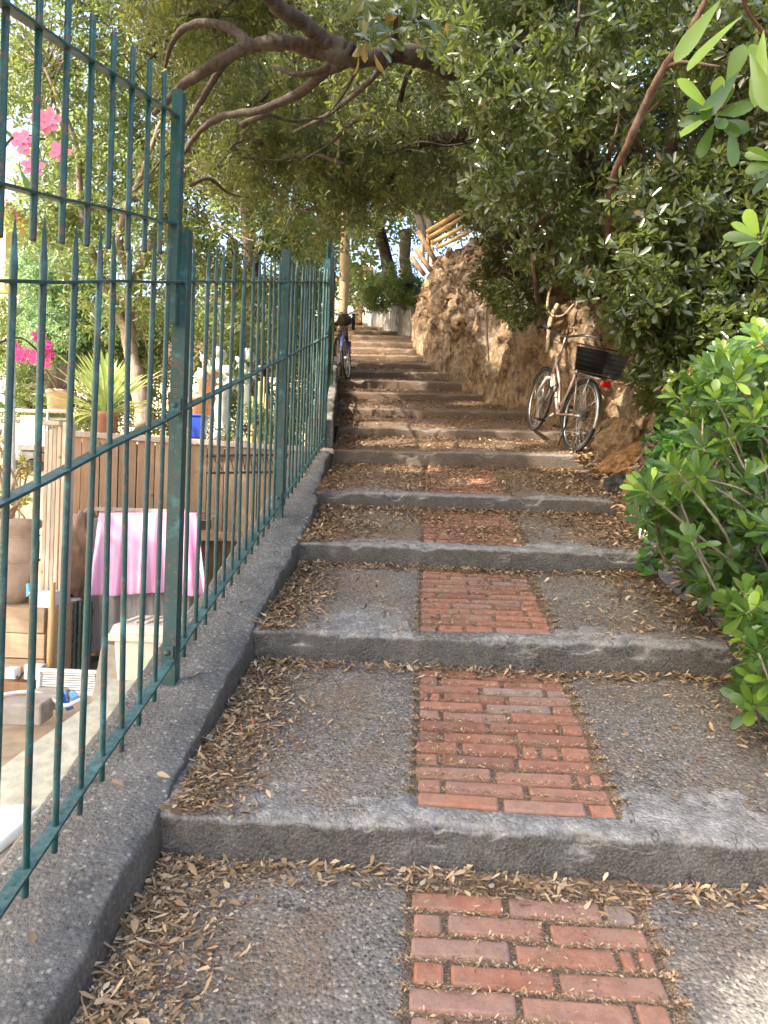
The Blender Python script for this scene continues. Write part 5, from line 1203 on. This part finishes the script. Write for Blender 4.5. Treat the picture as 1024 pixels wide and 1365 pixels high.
# ivy creeping between the stones and the shrubs
iv = poly_points([(850, 690), (880, 620), (920, 590), (950, 640), (890, 690), (930, 760), (890, 790), (865, 715)], 560, 4.4, 6.6)
for p in iv:
    f_ = float(interp(p[1], FOOT)); hh = float(interp(p[1], HW)); u = max(p[0]-f_, -.05); p[2] = nose(p[1]) + min(hh, u*2.2) + max(0, u-.45*hh)*.55 + RNG.uniform(.0, .13)
m = len(iv); leaf_o = leaf_object('ivy', iv, rdirs(m)*np.array([1, 1, .35]) + np.array([-.3, -.4, -.1]), np.array([-.4, -.5, .7]) + RNG.normal(0, .3, (m, 3)), RNG.uniform(.045, .085, m), RNG.uniform(.045, .07, m), RNG.random(m)*.95, RNG.random(m)**3, 'leaf_ivy', None, .1, .15, True)
struct(leaf_o, 'stuff'); leaf_o['label'] = 'dark ivy creeping over the stones at the right edge'
gc = rng_pts = np.stack([1.66 + RNG.random(2600)**1.1*1.4, RNG.uniform(2.3, 6.6, 2600), np.zeros(2600)], 1)
fo, hh = interp(gc[:, 1], FOOT), interp(gc[:, 1], HW); u = np.maximum(gc[:, 0]-fo, -.05); gc[:, 2] = nose(gc[:, 1]) + np.minimum(hh, u*2.2) + np.maximum(0, u-.45*hh)*.55 + RNG.uniform(.02, .13, 2600)
o = leaf_object('ground_cover', gc, rdirs(2600) + np.array([-.3, -.4, .2]), np.array([-.4, -.4, .7]) + RNG.normal(0, .4, (2600, 3)), RNG.uniform(.04, .09, 2600), .04, RNG.random(2600)*.95, RNG.random(2600)**4, 'leaf_ivy', None, .15, .2)
struct(o, 'stuff')
# branch hanging into the top right corner, close to the viewer
br = thing('branch', 'close leafy branch with lime green rosettes hanging in the upper right corner', 'branch', at(1100, 120, 1.7))
mb = MB(); limb(mb, [(1180, 60, 1.9, .008), (1080, 110, 1.7, .006), (1010, 130, 1.58, .005), (955, 146, 1.52, .004)], 6, .002, 6); limb(mb, [(1100, 100, 1.75, .006), (1040, 60, 1.6, .005), (1000, 20, 1.55, .004), (985, -30, 1.5, .004)], 6, .002, 6)
limb(mb, [(1140, 280, 2.1, .007), (1070, 300, 2.05, .005), (1010, 312, 2.0, .004)], 6, .002, 6); limb(mb, [(1120, 190, 1.7, .006), (1060, 210, 1.65, .004), (1030, 215, 1.6, .004)], 6, .002, 6); mb.build('twig', 'bark_red', br, True)
c = np.array([at(*q) for q in [(950, 148, 1.52), (1012, 316, 2.0), (1032, 212, 1.6)]])
leaf_object('leaves', *rosettes(c, np.array([[-.45, -.65, .2], [-.6, -.4, .5], [-.6, -.4, .4]]), 13, .082, .031, (25, 110), .12, np.array([.9, .8, .6])), 'leaf_near', br, .1, .2, True)
px = [(985, 95, 1.5, 940, 150), (990, 20, 1.5, 918, 80), (1018, 40, 1.55, 1010, 130), (1000, 70, 1.5, 1024, 140), (960, 0, 1.52, 905, 70), (1030, 110, 1.6, 1004, 60), (975, 165, 1.55, 980, 215), (968, 120, 1.55, 990, 60)]
b_ = np.array([at(*q[:3]) for q in px]); e_ = np.array([at(q[3], q[4], q[2]-.03) for q in px])
leaf_object('leaves', b_, e_-b_, np.array([-.2, -1, .4]) + RNG.normal(0, .4, (len(px), 3)), np.linalg.norm(e_-b_, axis=1)*1.05, .034, RNG.random(len(px))*.9, RNG.random(len(px))*.6, 'leaf_near', br, .1, .2, True)
# garden tree on the terrace
gt = thing('tree', 'sunlit small leaved garden tree with a leaning trunk behind the green fence', 'tree', at(192, 562, 9.6))
tr = MB(); anc = [limb(tr, [(194, 570, 9.6, .13), (188, 530, 9.6, .11), (180, 495, 9.7, .1), (172, 440, 9.8, .09), (178, 380, 9.9, .075), (215, 300, 10, .06), (250, 220, 10, .04)], 8, .02, 10),
    limb(tr, [(174, 450, 9.8, .07), (140, 380, 9.7, .06), (110, 290, 9.6, .05), (100, 190, 9.5, .035), (60, 90, 9.4, .02)], 8, .02, 8), limb(tr, [(178, 390, 9.9, .05), (160, 310, 9.6, .045), (190, 230, 9.4, .035), (215, 160, 9.2, .025)], 8, .02, 8), limb(tr, [(200, 330, 10, .05), (228, 270, 10.2, .04), (250, 200, 10.3, .025), (268, 130, 10.4, .012)], 8, .02, 8)]
B = poly_points([(-20, -40), (300, -40), (420, 120), (440, 240), (445, 330), (420, 400), (330, 470), (200, 500), (150, 470), (130, 400), (70, 330), (22, 290), (10, 200)], 200, 9.2, 12.6)
foliage('foliage', B, .5*jb(len(B)), 48, 6, .105, .038, 'leaf_garden', gt, young=.4)
twigs(tr, np.concatenate(anc), B, .009, .8); tr.build('trunk', 'bark_grey', gt, True)
tl = thing('tree', 'added tall tree whose high crown shades the upper stairs from the garden side', 'tree', at(345, 560, 14))  # tree added to carry leaf blobs that keep sun off the upper stairs
tr = MB(); anc = [limb(tr, [(350, 590, 14, .2), (345, 480, 14, .18), (335, 360, 14, .15), (325, 230, 13.8, .12), (300, 120, 13.5, .09), (290, 0, 13, .06)], 8, .02, 10), limb(tr, [(335, 360, 14, .09), (380, 250, 13.6, .07), (420, 150, 13.4, .05), (440, 60, 13, .03)], 8, .02, 8)]
q = p_all; vv = (q[:, 2] - 1.6)/np.maximum(q[:, 1], .01); hi = (q[:, 1] > 6) & (vv > .44) & (vv <= .80) & (q[:, 0] > -.45*q[:, 1]) & (q[:, 0] < .1*q[:, 1])
g = q[hi]; foliage('foliage', g, .6*jb(len(g)), 52, 7, .12, .042, 'leaf_oak', tl, young=.3)
twigs(tr, np.concatenate(anc), g, .008, .8); tr.build('trunk', 'bark', tl, True)
# trees further up beside and beyond the stairs
def far_tree(label, trunk, poly, n, Y0, Y1, rad, per, L, bark='bark', mat='leaf_far', W=.42, yg=.2):
    e = thing('tree', label, 'tree', at(*trunk[0][:3])); mb = MB(); a = limb(mb, trunk, 6, .02, 8)
    B = poly_points(poly, n, Y0, Y1); foliage('foliage', B, rad*jb(n), per, 6, L, L*W, mat, e, young=yg)
    twigs(mb, a, B, .012, .7); mb.build('trunk', bark, e, True); return e
far_tree('slender tree leaning left at the far head of the stairs', [(524, 385, 25, .25), (512, 330, 24.8, .2), (503, 290, 24.5, .17), (506, 240, 24, .12), (520, 180, 23.5, .08)], [(440, 130), (600, 120), (610, 260), (580, 320), (530, 290), (490, 305), (440, 320)], 80, 18.5, 24, .75, 60, .13, mat='leaf_oak')
far_tree('thin dark stemmed tree leaning over the pole fence', [(568, 320, 17.8, .1), (556, 285, 17.8, .095), (540, 245, 17.5, .08), (528, 200, 17, .06)], [(520, 130), (620, 120), (640, 215), (590, 245), (540, 260)], 44, 13, 17, .6, 60, .11, mat='leaf_oak')
far_tree('second thin stemmed tree close behind the pole fence', [(578, 312, 18.2, .09), (566, 278, 18.2, .085), (552, 240, 18, .07), (560, 180, 17.5, .045)], [(540, 110), (660, 120), (650, 225), (560, 230)], 28, 17.5, 20, .6, 70, .1)
far_tree('grey barked tree above the pole fence on the right', [(603, 295, 19, .2), (598, 245, 18.6, .19), (600, 190, 18, .15), (620, 120, 17.4, .1)], [(560, 60), (700, 60), (720, 290), (650, 290), (600, 240)], 70, 18, 22, .7, 60, .12, mat='leaf_oak')
e = thing('tree_stump', 'tall pale broken stump between the leaning trees', 'stump', at(541, 372, 23.3)); mb = MB(); limb(mb, [(543, 380, 23.3, .21), (540, 340, 23.3, .185), (541, 306, 23.3, .17)], 6, .02, 10); mb.build('trunk', 'bark_grey', e, True)
far_tree('broad tree far behind the garden on the left', [(330, 560, 24, .3), (320, 450, 24, .25), (310, 320, 24, .2)], [(60, -60), (520, -60), (500, 330), (440, 420), (100, 440)], 62, 20, 28, 1.3, 60, .24, yg=.4)
far_tree('hazy pale tree high on the slope behind the stairs', [(580, 300, 26, .3), (590, 220, 26, .25), (600, 120, 26, .2)], [(490, -40), (760, -60), (760, 300), (545, 320), (510, 230)], 85, 22, 30, 1.3, 60, .22)
bush('bush', 'scrubby bush above the limewashed wall at the stair head', [(486, 375), (530, 360), (560, 345), (562, 410), (500, 410)], 40, 22.5, 26, .42, 70, 6, .12, .04, 'leaf_far', (530, 405, 24))
bush('bush', 'dark shrub beside the pole at the head of the stairs', [(462, 365), (486, 372), (484, 402), (462, 400)], 16, 30, 33, .4, 60, 6, .14, .05, 'leaf_oak', (470, 405, 32))
bush('hedge', 'leafy hedge filling the gap beside the green gate on the garden side', [(370, 300), (424, 320), (420, 480), (380, 480)], 30, 11.5, 14.5, .4, 70, 6, .09, .034, 'leaf_garden', (415, 500, 12), cat='hedge')
# ================================================================== LIGHT, SKY, CAMERA
S = Vector((-.62, -.42, .66)).normalized(); el = math.asin(S.z)
w = bpy.data.worlds.new('World'); SC.world = w; w.use_nodes = True; nt = w.node_tree; bg = nt.nodes['Background']
sky = nt.nodes.new('ShaderNodeTexSky'); sky.sky_type = 'NISHITA'; sky.sun_disc = False; sky.sun_elevation = el; sky.sun_rotation = math.atan2(S.x, S.y)
sky.dust_density = 6; sky.ozone_density = .75; sky.altitude = 10
nt.links.new(sky.outputs[0], bg.inputs[0]); bg.inputs[1].default_value = .15
sl = bpy.data.lights.new('sun', 'SUN'); sl.energy = 2.5; sl.angle = R(.55); sl.color = (1, .9, .76)
so = bpy.data.objects.new('sun', sl); COL.objects.link(so); so.rotation_euler = S.to_track_quat('Z', 'Y').to_euler(); so.location = (-8, -6, 14)
cam = bpy.data.cameras.new('camera'); co = bpy.data.objects.new('camera', cam); COL.objects.link(co); SC.camera = co
cam.sensor_fit = 'HORIZONTAL'; cam.sensor_width = 36; cam.lens = 36*FPX/1024; cam.clip_end = 2000; cam.clip_start = .05
co.matrix_world = Matrix.Translation(V(EYE)) @ Matrix.Rotation(PSI, 4, 'Z') @ Matrix.Rotation(R(90), 4, 'X') @ Matrix.Rotation(TH, 4, 'Z')
SC.render.engine = 'CYCLES'; SC.cycles.max_bounces = 7; SC.cycles.transparent_max_bounces = 8; SC.cycles.transmission_bounces = 4
SC.cycles.use_denoising = True
SC.view_settings.view_transform = 'Standard'; SC.view_settings.look = 'None'; SC.view_settings.gamma = 1; SC.view_settings.exposure = 2.5
SC.render.resolution_x, SC.render.resolution_y = 768, 1024
